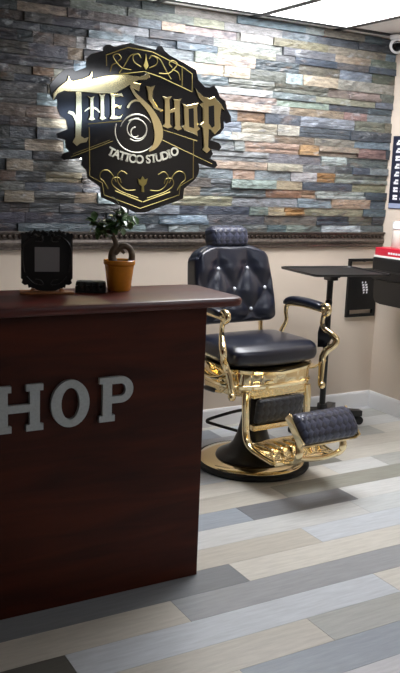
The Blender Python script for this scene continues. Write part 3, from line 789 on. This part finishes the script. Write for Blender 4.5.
# thin gold framing lines and scrolls
bm = bmesh.new()
line(bm, [(106.5, 66), (106, 55), (128, 47.5), (152, 52), (168, 60), (184, 68), (192, 74), (192, 92)])
line(bm, [(106, 76), (144, 71.5), (160, 77), (192, 92)]); line(bm, [(182, 66), (182, 86)])
line(bm, [(88, 124), (122, 121)]); line(bm, [(89, 127), (89.5, 176), (102, 183), (104, 195), (140, 208.5), (179, 195), (180, 186), (193, 178), (193.5, 140)])
line(bm, [(160, 129), (197, 141)], .002); line(bm, [(160, 139), (212, 164)], .002); line(bm, [(71, 157), (113, 141)], .002); line(bm, [(73, 154), (110, 140)], .0014)
link_mesh('border_line', bm, M_SIGNLINE, sg)
bm = bmesh.new()
def mirror(pts, cx=142.5, sk=.07): return [(2 * cx - a, b + sk * (2 * cx - 2 * a) * .25) for a, b in pts]
for P_ in ([(138, 198), (120, 191), (112, 184), (113, 178), (119, 178), (121, 183)], [(142, 202), (115, 191)], [(135, 190), (126, 190), (119, 184), (117, 176), (121, 171), (127, 174)], [(108, 189), (104, 182), (100, 178), (101, 172), (106, 170), (111, 173), (116, 182)]):
    r_ = .004 if len(P_) == 2 else .003
    (curve if len(P_) > 2 else line)(bm, P_, r_); (curve if len(P_) > 2 else line)(bm, mirror(P_), r_)
solid(bm, [(142, 176), (144.5, 180), (147, 178.5), (145.5, 184), (143.3, 186), (143.5, 192), (141, 192), (141.2, 186), (138.5, 184), (137.5, 178.5), (140, 180)])
link_mesh('lower_scrollwork', bm, M_SIGNLINE, sg)
bm = bmesh.new()
for P_ in ([(141, 67), (134, 62), (133, 56), (138, 54), (141, 58)], [(131, 70), (122, 68), (116, 62), (113, 56), (118, 54), (121, 58), (118, 61)], [(119, 73), (124, 66), (130, 56), (136, 54)], [(110, 72), (112, 65), (118, 63)]):
    curve(bm, P_, .003); curve(bm, [(2 * 145 - a, b + (145 - a) * .24) for a, b in P_], .003)
solid(bm, [(145.3, 54), (146, 60), (148, 66), (145.5, 70), (143, 66), (144.8, 60)])
link_mesh('upper_scrollwork', bm, M_SIGNLINE, sg)
# curved small lettering
def text_mesh(ch, size, depth, offset=0.0):
    cu = bpy.data.curves.new('t', 'FONT'); cu.body = ch; cu.size = size; cu.extrude = depth; cu.align_x = 'CENTER'; cu.offset = offset
    ob = bpy.data.objects.new('t', cu); COL.objects.link(ob)
    bpy.context.view_layer.update()
    me = bpy.data.meshes.new_from_object(ob.evaluated_get(bpy.context.evaluated_depsgraph_get()))
    b = bmesh.new(); b.from_mesh(me); bpy.data.objects.remove(ob); bpy.data.curves.remove(cu); bpy.data.meshes.remove(me)
    return b
bm = bmesh.new()
TXT = 'TATTOO STUDIO'
xs_ = [109.5, 115, 120.7, 126.2, 132, 139, 0, 148, 153.5, 159, 165.3, 170, 175.4]
for ch, px_ in zip(TXT, xs_):
    if ch == ' ': continue
    t = (px_ - 142.5) / 33.0
    py_ = 163.5 - 7.0 * t * t - 1.2 * t * .0 - (1.2 if t > 0 else -1.0) * t
    b = text_mesh(ch, .062, .003, .0016)
    hgt = .044
    if ch in 'TI':    # serifs
        box(b, (-.010 if ch == 'I' else -.008, 0, -.003), (.010 if ch == 'I' else .008, .006, .003))
        if ch == 'I': box(b, (-.010, .037, -.003), (.010, .043, .003))
    ang = .42 * t
    M_ = Matrix.Translation(sp(px_, py_, .004)) @ Matrix.Rotation(-ang * -1.0, 4, 'Y') @ Matrix.Rotation(PI / 2, 4, 'X')
    # rising ends of the arc: letters lean outwards
    M_ = Matrix.Translation(sp(px_, py_, .004)) @ Matrix.Rotation(-ang, 4, 'Y') @ Matrix.Rotation(PI / 2, 4, 'X')
    b.transform(M_)
    me = bpy.data.meshes.new('tmp'); b.to_mesh(me); b.free(); bm.from_mesh(me); bpy.data.meshes.remove(me)
link_mesh('lettering', bm, M_SIGNPALE, sg, smooth=False)['label'] = 'small pale lettering reading TATTOO STUDIO in an arc'

# ------------------------------------------------------------------ barber chair
ch = thing('barber_chair', 'black tufted leather barber chair with polished gold frame and round gold base', 'barber chair', (2.415, 3.56, 0), math.radians(3.4))
bm = bmesh.new(); lathe(bm, [(.285, 0), (.308, .001), (.314, .010), (.312, .022), (.302, .030), (.292, .031), (.289, .022), (.285, .0)], n=64); link_mesh('base_rim', bm, M_RUBBER, ch)
bm = bmesh.new(); lathe(bm, [(0, .012), (.287, .012), (.288, .030), (.280, .036), (.24, .040), (0, .042)], n=64); link_mesh('base_plate', bm, M_GOLD, ch, angle=60)
bm = bmesh.new(); lathe(bm, [(0, .0425), (.197, .0425), (.192, .054), (.165, .068), (.130, .088), (.104, .12), (.086, .165), (.072, .22), (.062, .28), (.056, .34), (.055, .44), (0, .44)], n=48); link_mesh('pedestal', bm, M_BLACK, ch)
bm = bmesh.new(); stube(bm, [(-.03, .045, .29), (-.08, .085, .272), (-.17, .15, .232), (-.19, .163, .215), (-.17, .15, .203), (-.06, .05, .172), (-.03, .03, .165)], .0085, 5, 10); link_mesh('pump_pedal', bm, M_BLACK, ch)

def loop_se(hx, y0, y1, n=72, e=3.2):
    cy, hy = (y0 + y1) / 2, (y1 - y0) / 2; out = []
    for i in range(n):
        a = 2 * PI * i / n; c, s = math.cos(a), math.sin(a)
        out.append((math.copysign(abs(c) ** (2 / e), c) * hx, cy + math.copysign(abs(s) ** (2 / e), s) * hy))
    return out
def loft(bm, layers, cap=True):
    R = [[bm.verts.new(p) for p in L] for L in layers]; n = len(R[0])
    for A, B in zip(R, R[1:]):
        for i in range(n): bm.faces.new((A[i], A[(i + 1) % n], B[(i + 1) % n], B[i]))
    if cap: bm.faces.new(R[0][::-1]); bm.faces.new(R[-1])
# fluted gold skirt under the seat
SY0, SY1 = -.215, .19
bm = bmesh.new(); lay = []
NS = 432
for hx, ins, z_, fl in ((.262, .0, .436, 0), (.268, 0, .440, 0), (.268, 0, .472, 0), (.276, -.008, .476, 0), (.278, -.010, .488, 0), (.274, -.006, .494, 0), (.268, 0, .497, 0), (.268, 0, .500, 1), (.268, 0, .553, 1), (.268, 0, .556, 0), (.276, -.008, .562, 0), (.278, -.01, .576, 0), (.27, 0, .581, 0)):
    L_ = []
    for i, (x_, y_) in enumerate(loop_se(hx, SY0 + ins, SY1 - ins, NS)):
        k_ = 1 + fl * (.012 * (abs(math.sin(PI * i / 18)) ** .5 - .6))
        zz = z_ - .02 * max(0, 1 - abs(x_) / .27) * (1 if z_ > .55 and y_ < 0 else 0)
        L_.append((x_ * k_, (y_ + .0125) * k_ - .0125, zz))
    lay.append(L_)
loft(bm, lay); skirt = link_mesh('seat_skirt', bm, M_GOLD, ch, angle=35)
bm = bmesh.new()
loft(bm, [[(x_, y_, z_) for x_, y_ in loop_se(.2695, SY0 - .0015, SY1 + .0015)] for z_ in (.442, .470)], cap=False); link_mesh('embossed_band', bm, M_GOLDEMB, skirt)

# seat cushion
def seatfn(p, u):
    q = p.copy()
    fr_ = max(0, -u.y)
    q.x *= 1.0 + .03 * (1 - abs(u.y))
    q.z += .014 * (1 - u.x ** 2) * (1 - u.y ** 2) * (1 if u.z > 0 else 0)
    if u.z < 0: q.z -= .014 * (1 - abs(u.x) ** 2) * fr_ ** 2
    q.y -= .02 * (1 - u.x * u.x) * fr_ ** 2
    q.y -= .012 * fr_ ** 2 * (1 - u.z * u.z)
    return q
bm = bmesh.new(); rbox(bm, (0, .025, .637), (.275, .205, .052), .042, 14, seatfn); link_mesh('seat_cushion', bm, M_LEATHER, ch, angle=80)

# tufted backrest, tilted back
BT = Matrix.Translation((0, .235, .735)) @ Matrix.Rotation(math.radians(-13), 4, 'X')
BW, BH, BD = .267, .213, .055
dx, dz, z1t = .205, .225, .082
def tuft(x_, z_):
    zr_ = z_ - z1t
    a = x_ / dx + zr_ / dz + .5; b = x_ / dx - zr_ / dz + .5
    h = abs(math.sin(PI * a)) * abs(math.sin(PI * b)); h = h ** .7
    top = max(0, min(1, zr_ / .03)); pl_ = abs(math.sin(PI * (x_ / dx + .5))) ** .55
    h = h * (1 - top) + top * (pl_ + (1 - pl_) * min(1, max(0, zr_ - .02) / .09))
    return h
def backfn(p, u):
    q = p.copy(); v = (u.z + 1) / 2; zl = u.z * BH
    wscale = 1.0 - .10 * max(0, v - .35) / .65 - .02 * (1 - v)
    q.x *= wscale
    # rounded shoulders
    ex_ = abs(u.x); q.z -= .055 * max(0, ex_ - .3) ** 2 / .49 * max(0, u.z)
    q.z += .008 * (1 - ex_ ** 2) * max(0, u.z)
    q.y -= .03 * u.x * u.x * (1 if u.y < 0 else .3)     # sides wrap forward a little
    if u.y < 0:
        edge = min(1, (1 - ex_) / .16) * min(1, (1 - abs(u.z)) / .1)
        q.y -= (tuft(p.x, zl) * .028 - .017) * edge * (-u.y)
        q.y -= .012 * (1 - ex_ ** 2) * (1 - u.z ** 2)
    return q
bm = bmesh.new(); rbox(bm, (0, 0, BH), (BW, BD, BH), .04, 44, backfn)
bm.transform(BT); back = link_mesh('backrest', bm, M_LEATHER, ch, angle=80)
pts_b = [(-dx / 2, z1t), (dx / 2, z1t), (-dx, z1t - dz / 2), (0, z1t - dz / 2), (dx, z1t - dz / 2), (-dx / 2, z1t - dz), (dx / 2, z1t - dz)]
for (x_, z_) in pts_b:
    v = (z_ / BH + 1) / 2; ws = 1.0 - .10 * max(0, v - .35) / .65 - .02 * (1 - v)
    u_ = x_ / BW
    yy = -BD + .017 - .03 * u_ * u_ - .012 * (1 - u_ * u_) * (1 - (z_ / BH) ** 2) - .002
    bm = bmesh.new(); ball(bm, (x_ * ws, yy, z_ + BH), .0105, (1, .7, 1), 12, 8); bm.transform(BT); link_mesh('button', bm, M_BUTTON, back)
for s in (-1, 1):
    bm = bmesh.new(); stube(bm, [(s * .20, .19, .60), (s * .215, .25, .66), (s * .22, .27, .74), (s * .20, .29, .82)], .012, 4, 8, flat=(1.4, .7))
    link_mesh('back_bracket', bm, M_GOLD, ch)
# headrest roll with quilted front
HT = BT @ Matrix.Translation((0, .0, 2 * BH - .002))
bm = bmesh.new()
def headfn(p, u):
    q = p.copy(); q.y -= .012 * (1 - u.z * u.z) * (1 if u.y < 0 else .3); q.x *= 1 - .03 * (u.z * u.z); return q
rbox(bm, (0, -.012, .046), (.122, .052, .065), .036, 14, headfn); bm.transform(HT); link_mesh('headrest', bm, M_QUILT, ch, angle=80)
for s in (-1, 1):
    bm = bmesh.new(); tube(bm, [(s * .05, .025, -.06), (s * .05, .02, .03)], .006, 8)
    bm.transform(HT); link_mesh('headrest_post', bm, M_GOLD, ch)

# armrests
for s in (-1, 1):
    X_ = .327 * s
    bm = bmesh.new()
    def armfn(p, u, s=s):
        q = p.copy(); q.z += .005 * (1 - u.y ** 2) - .02 * max(0, u.y - .55) / .45; q.z -= .006 * max(0, -u.y); return q
    rbox(bm, (X_, .022, .866), (.03, .155, .018), .016, 10, armfn); link_mesh('arm_pad', bm, M_LEATHER, ch, angle=80)
    bm = bmesh.new()
    # rail under the pad, curling down at the back to the seat
    stube(bm, [(X_, -.145, .838), (X_, -.08, .843), (X_, .02, .846), (X_, .12, .842), (X_, .165, .83), (X_, .175, .79), (X_, .165, .74), (X_ * .97, .185, .69), (X_ * .92, .19, .64), (X_ * .86, .185, .58)], [.012, .012, .012, .013, .014, .012, .011, .014, .012, .014], 5, 10)
    # scrolled hand at the front
    stube(bm, [(X_, -.105, .850), (X_, -.145, .868), (X_, -.168, .864), (X_, -.177, .846), (X_, -.164, .828), (X_, -.148, .832)], [.013, .018, .021, .020, .017, .012], 5, 12)
    ball(bm, (X_, -.157, .850), .021, (1.3, 1.1, .8), 14, 10)
    stube(bm, [(X_, -.15, .826), (X_, -.138, .80), (X_, -.136, .77), (X_ * 1.02, -.148, .745), (X_ * 1.09, -.19, .715), (X_ * 1.12, -.212, .69), (X_ * 1.09, -.205, .66), (X_ * 1.03, -.18, .635), (X_ * .97, -.17, .60), (X_ * .93, -.18, .56), (X_ * .90, -.19, .50), (X_ * .88, -.195, .455)],
          [.016, .013, .012, .015, .019, .019, .018, .021, .019, .018, .016, .013], 5, 12)
    ball(bm, (X_ * .90, -.2, .45), .021, (1, 1, 1), 12, 8)
    link_mesh('arm_frame', bm, M_GOLD, ch, angle=70)
    bm = bmesh.new()
    xx = X_ + s * .004
    prism(bm, [(xx, -.135, .79), (xx * 1.05, -.195, .70), (xx * 1.03, -.18, .65), (xx, -.12, .64), (xx, -.115, .72)], (-s * .012, 0, 0)); link_mesh('arm_plate', bm, M_BLACK, ch, smooth=False)
    # side sweep from the front post back along the seat
    bm = bmesh.new(); stube(bm, [(X_ * .93, -.19, .575), (X_ * .96, -.12, .535), (X_ * .97, -.02, .525), (X_ * .95, .08, .55), (X_ * .92, .16, .60)], [.014, .02, .024, .022, .014], 5, 10, flat=(.5, 1.6)); link_mesh('side_sweep', bm, M_GOLD, ch)
# recline lever on the image-left side
bm = bmesh.new(); stube(bm, [(-.27, -.14, .52), (-.30, -.165, .495), (-.318, -.155, .470), (-.325, -.12, .463), (-.326, -.09, .463)], .007, 5, 8); lev = link_mesh('recline_lever', bm, M_GOLD, ch)
bm = bmesh.new(); tube(bm, [(-.326, -.105, .463), (-.326, -.09, .463), (-.328, -.02, .461), (-.328, -.005, .461)], [.008, .0125, .0135, .009], 10); link_mesh('lever_grip', bm, M_BLACK, lev)

# calf pad and foot rest
bm = bmesh.new()
def calffn(p, u): return p + Vector((0, -.012 * (1 - u.x ** 2) * (1 - u.z ** 2) - .02 * u.z * .5, 0))
rbox(bm, (0, -.215, .358), (.150, .022, .068), .02, 10, calffn); link_mesh('calf_pad', bm, M_QUILTDARK, ch, angle=80)
bm = bmesh.new()
box(bm, (-.165, -.215, .426), (.165, -.165, .4385), .004); box(bm, (-.165, -.222, .258), (.165, -.18, .287), .006)
box(bm, (-.10, -.19, .28), (.10, -.172, .446), .003)
link_mesh('calf_frame', bm, M_GOLDEMB, ch, angle=30)
bm = bmesh.new()
for s in (-1, 1):
    # flat side arms: down from the skirt, then forward to the tread
    path = [(s * .195, -.19, .46), (s * .20, -.195, .40), (s * .20, -.20, .32), (s * .20, -.21, .235), (s * .198, -.25, .19), (s * .194, -.33, .17), (s * .19, -.425, .158)]
    stube(bm, path, [.024, .022, .019, .019, .02, .018, .015], 5, 12, flat=(.65, 1.15))
box(bm, (-.185, -.445, .142), (.185, -.42, .172), .006); box(bm, (-.185, -.23, .182), (.185, -.205, .20), .005)
link_mesh('footrest_frame', bm, M_GOLD, ch, angle=60)
bm = bmesh.new(); 
vs = []
loft(bm, [[(-.18, -.419, .150), (.18, -.419, .150), (.18, -.231, .182), (-.18, -.231, .182)], [(-.18, -.419, .166), (.18, -.419, .166), (.18, -.231, .198), (-.18, -.231, .198)]])
link_mesh('tread', bm, M_GOLDEMB, ch, smooth=False)
bm = bmesh.new()
for k in range(6):
    x_ = -.15 + .06 * k
    stube(bm, [(x_ - .022, -.25, .199), (x_, -.29, .196), (x_ + .02, -.33, .187), (x_, -.37, .181), (x_ - .02, -.405, .172)], [.004, .008, .005, .008, .004], 4, 6)
for k in range(5):
    x_ = -.12 + .06 * k
    ball(bm, (x_, -.325, .187), .014, (1, 1, .5), 10, 6)
link_mesh('tread_ornament', bm, M_GOLD, ch)
# flip-up pad on the front of the foot rest
FT = Matrix.Translation((0, -.555, .358)) @ Matrix.Rotation(math.radians(-44), 4, 'X')
bm = bmesh.new()
def padfn(p, u):
    q = p.copy(); q.y -= .022 * (1 - u.z * u.z) * (1 if u.y < 0 else .2); return q
rbox(bm, (0, -.012, .0), (.170, .024, .080), .022, 12, padfn); bm.transform(FT); pad = link_mesh('footrest_pad', bm, M_QUILT, ch, angle=80)
bm = bmesh.new(); box(bm, (-.180, .010, -.086), (.180, .022, .080), .004)
for s in (-1, 1): box(bm, (s * .177 - .007, -.022, -.086), (s * .177 + .007, .022, .082), .005)
bm.transform(FT); link_mesh('pad_frame', bm, M_GOLD, ch, angle=30)
bm = bmesh.new()
for s in (-1, 1):
    stube(bm, [(s * .13, -.43, .165), (s * .135, -.48, .17), (s * .14, -.53, .195), (s * .14, -.555, .235), (s * .14, -.545, .28), (s * .14, -.53, .33)], [.014, .02, .018, .02, .016, .014], 5, 10, flat=(1.2, .7))
stube(bm, [(-.14, -.545, .215), (-.05, -.555, .20), (.05, -.555, .20), (.14, -.545, .215)], .013, 5, 10)
link_mesh('pad_bracket', bm, M_GOLD, ch)

# ------------------------------------------------------------------ tray stand
ts = thing('tray_stand', 'black adjustable tray stand on castors behind the barber chair', 'tray table', (3.2, 3.955, 0))
bm = bmesh.new()
pr = math.radians(-8); c_, s_ = math.cos(pr), math.sin(pr)
def tl_(u, v): return (2.805 + u * c_ - v * s_ - 3.2, 3.595 + u * s_ + v * c_ - 3.955)
TW, TD, tz = .50, .445, 1.0
def rr_loop(w, d, r, ins=0):
    o = []
    for (cx, cy, a0) in ((w - r, r, -90), (w - r, d - r, 0), (r, d - r, 90), (r, r, 180)):
        for k in range(6):
            a = math.radians(a0 + 18 * k); o.append(tl_(cx + (r - ins) * math.cos(a), cy + (r - ins) * math.sin(a)))
    return o
loft(bm, [[(x_, y_, tz) for x_, y_ in rr_loop(TW, TD, .04, .004)], [(x_, y_, tz + .004) for x_, y_ in rr_loop(TW, TD, .04)], [(x_, y_, tz + .014) for x_, y_ in rr_loop(TW, TD, .04)], [(x_, y_, tz + .014) for x_, y_ in rr_loop(TW, TD, .04, .008)], [(x_, y_, tz + .006) for x_, y_ in rr_loop(TW, TD, .04, .012)]])
link_mesh('tray', bm, M_BLACKMET, ts, angle=30)
bm = bmesh.new(); tube(bm, [(0, 0, .09), (0, 0, .56), (0, 0, .999)], .019, 14); box(bm, (-.06, -.06, .985), (.06, .04, .999), .003); box(bm, (-.03, -.04, .93), (.03, .03, .985), .006); link_mesh('post', bm, M_BLACKMET, ts, angle=30)
bm = bmesh.new(); tube(bm, [(-.018, -.006, .955), (.055, -.012, .955)], .006, 8); tube(bm, [(.04, -.011, .955), (.06, -.012, .955)], .012, 10); link_mesh('clamp_screw', bm, M_BLACKPL, ts)
bm = bmesh.new(); tube(bm, [(-.0, -.018, .80), (-.035, -.045, .80)], [.007, .007], 8); ball(bm, (-.042, -.05, .80), .024, (1, .8, 1), 14, 10); link_mesh('height_knob', bm, M_BLACKPL, ts)
bm = bmesh.new(); tube(bm, [(0, 0, .06), (0, 0, .15)], [.04, .03], 16)
for a in (-12, 38, 142, 192):
    a = math.radians(a); d = Vector((math.cos(a), math.sin(a), 0)); sd = Vector((-d.y, d.x, 0))
    L = .275
    top = [(d * .02 + sd * .034).to_3d() + Vector((0, 0, .118)), (d * .02 - sd * .034) + Vector((0, 0, .118)), (d * L - sd * .026) + Vector((0, 0, .093)), (d * L + sd * .026) + Vector((0, 0, .093))]
    lo = [p + Vector((0, 0, -.04)) for p in top[:2]] + [p + Vector((0, 0, -.036)) for p in top[2:]]
    loft(bm, [lo, top])
base = link_mesh('base', bm, M_BLACKMET, ts, angle=30)
for a in (-12, 38, 142, 192):
    a = math.radians(a); d = Vector((math.cos(a), math.sin(a), 0)); c = d * .262; sd = Vector((-d.y, d.x, 0))
    bm = bmesh.new()
    for q in (-1, 1):
        tube(bm, [c + sd * (.006 * q) + Vector((0, 0, .027)), c + sd * (.02 * q) + Vector((0, 0, .027))], .027, 18)
    tube(bm, [c + sd * -.006 + Vector((0, 0, .027)), c + sd * .006 + Vector((0, 0, .027))], .01, 8)
    tube(bm, [c + Vector((0, 0, .035)), c + Vector((0, 0, .07))], .009, 8)
    link_mesh('castor', bm, M_RUBBER, base)

# carrying board hung on the wall behind the tray: two grip slots and a white print
bd = thing('folding_board', 'black board with grip slots and white print hanging on the wall behind the tray', 'board', (3.678, WALL_Y - .0004, .64))
bm = bmesh.new()
W_, H_ = .124, .39
for lo, hi in (((-W_, -.018, 0), (W_, 0, .018)), ((-W_, -.018, .048), (W_, 0, .325)), ((-W_, -.018, .372), (W_, 0, H_)), ((-W_, -.018, .018), (-W_ + .026, 0, .048)), ((W_ - .026, -.018, .018), (W_, 0, .048)), ((-W_, -.018, .325), (-W_ + .02, 0, .372)), ((W_ - .02, -.018, .325), (W_, 0, .372))):
    box(bm, lo, hi)
bmesh.ops.remove_doubles(bm, verts=bm.verts, dist=1e-5)
r2 = random.Random(2); old = set(bm.faces)
for r in range(5):
    for c in range(2):
        x_ = -.002 + c * .026 - .004 * (r - 2); z_ = .157 + r * .017
        k_ = .6 if r in (0, 4) else 1
        prism(bm, [(x_, -.0182, z_), (x_ + .018 * k_, -.0182, z_ + .001), (x_ + .02 * k_, -.0182, z_ + .012), (x_ + .004, -.0182, z_ + .013)], (0, -.0006, 0))
for f in bm.faces:
    if f not in old: f.material_index = 1
link_mesh('panel', bm, M_BLACKPL, bd, smooth=False, extra=[M_CELL])
bm = bmesh.new(); tube(bm, [(0, .0, .3705), (0, -.026, .3705), (0, -.03, .385)], .0015, 8); link_mesh('hook', bm, M_BLACKMET, bd)

# ------------------------------------------------------------------ right wall: cabinet, box, jar, chart, camera
wc = thing('wall_cabinet', 'black two tier cabinet with rounded underside fixed to the right wall', 'cabinet', (WALL_X, 3.6, .775))
FX = 3.55 - WALL_X
bm = bmesh.new(); box(bm, (FX, -.42, .15), (-.0006, .385, .292), .012, 3); link_mesh('upper_tier', bm, M_BLACKPL, wc)
bm = bmesh.new()
pr_ = [(-.40, .0), (.30, .0), (.345, .008), (.362, .03), (.367, .08), (.37, .1495), (-.40, .1495)]
prism(bm, [(FX + .012, a, b) for a, b in pr_], (-FX - .0126, 0, 0)); link_mesh('lower_tier', bm, M_BLACK, wc, smooth=False)
bm = bmesh.new(); box(bm, (FX - .006, -.40, .205), (FX - .0003, .36, .215), .002); link_mesh('edge_strip', bm, M_BLACKMET, wc)
rb = thing('flat_box', 'flat red box with white base on top of the black wall cabinet', 'box', (3.66, 3.74, .775 + .2925))
bm = bmesh.new(); box(bm, (-.105, -.30, 0), (.105, .24, .012), .002); link_mesh('base', bm, M_PAPER, rb)
bm = bmesh.new(); box(bm, (-.10, -.295, .0122), (.10, .235, .062), .003); old = set(bm.faces)
for k in range(7): box(bm, (-.1006, .10 - k * .022, .026), (-.0998, .117 - k * .022, .038))
for f in bm.faces:
    if f not in old: f.material_index = 1
link_mesh('lid', bm, M_RED, rb, extra=[M_CELL])
jr = thing('jar', 'frosted jar with bright white lid standing on the red box', 'jar', (3.668, 3.868, .775 + .2925 + .0622))
bm = bmesh.new(); lathe(bm, [(0, 0), (.052, 0), (.056, .006), (.056, .10), (.05, .112), (.047, .116), (0, .116)], n=32); link_mesh('body', bm, M_FROST, jr)
bm = bmesh.new(); lathe(bm, [(0, .1165), (.054, .1165), (.057, .120), (.057, .158), (.052, .164), (0, .166)], n=32); link_mesh('lid', bm, M_WHITE, jr)

wcx = thing('wall_chart', 'navy wall chart with rows of white cells on the right wall beside the stone corner', 'chart', (WALL_X, 3.93, 1.365))
bm = bmesh.new(); box(bm, (-.006, -.24, 0), (-.0005, .24, .465)); nf = len(bm.faces)
box(bm, (-.0066, -.24, .004), (-.0055, .237, .035)); nf2 = len(bm.faces)
r3 = random.Random(4)
for r in range(8):
    for c in range(7):
        y1 = .205 - c * .066; z_ = .058 + r * .05
        box(bm, (-.0066, y1 - .042, z_), (-.0055, y1, z_ + .012)); box(bm, (-.0066, y1 - .042, z_ + .018), (-.0055, y1 - r3.choice([0, .012]), z_ + .031))
        box(bm, (-.0066, y1 - .018, z_ + .012), (-.0055, y1 - .004, z_ + .018))
bm.faces.ensure_lookup_table()
for f in bm.faces[nf:nf2]: f.material_index = 1
for f in bm.faces[nf2:]: f.material_index = 2
link_mesh('sheet', bm, M_NAVY, wcx, smooth=False, extra=[M_PALEBLUE, M_CELL])

cc = thing('security_camera', 'white turret security camera at the ceiling corner', 'security camera', (3.69, 4.06, CEIL - .0055))
bm = bmesh.new(); lathe(bm, [(0, -.026), (.044, -.026), (.05, -.02), (.052, 0), (0, 0)], n=32); link_mesh('mount', bm, M_WHITE, cc)
bm = bmesh.new(); ball(bm, (0, 0, -.058), .05, (1, 1, 1), 28, 18); link_mesh('ball', bm, M_WHITE, cc)
dv = Vector((-.66, -.72, -.25)).normalized()
bm = bmesh.new(); c = Vector((0, 0, -.058))
tube(bm, [c + dv * .034, c + dv * .049, c + dv * .051], [.034, .029, .024], 24); link_mesh('lens', bm, M_LENS, cc)

# ------------------------------------------------------------------ world and view
w = bpy.data.worlds.new('world'); scene.world = w; w.use_nodes = True
w.node_tree.nodes['Background'].inputs['Color'].default_value = (0.75, 0.82, 1.0, 1)
w.node_tree.nodes['Background'].inputs['Strength'].default_value = 0.3
scene.view_settings.view_transform = 'Standard'; scene.view_settings.look = 'None'
scene.view_settings.exposure = 1.15; scene.view_settings.gamma = 1.0; scene.view_settings.use_curve_mapping = False
scene.cycles.max_bounces = 8; scene.cycles.diffuse_bounces = 5; scene.cycles.glossy_bounces = 5
scene.cycles.use_denoising = True
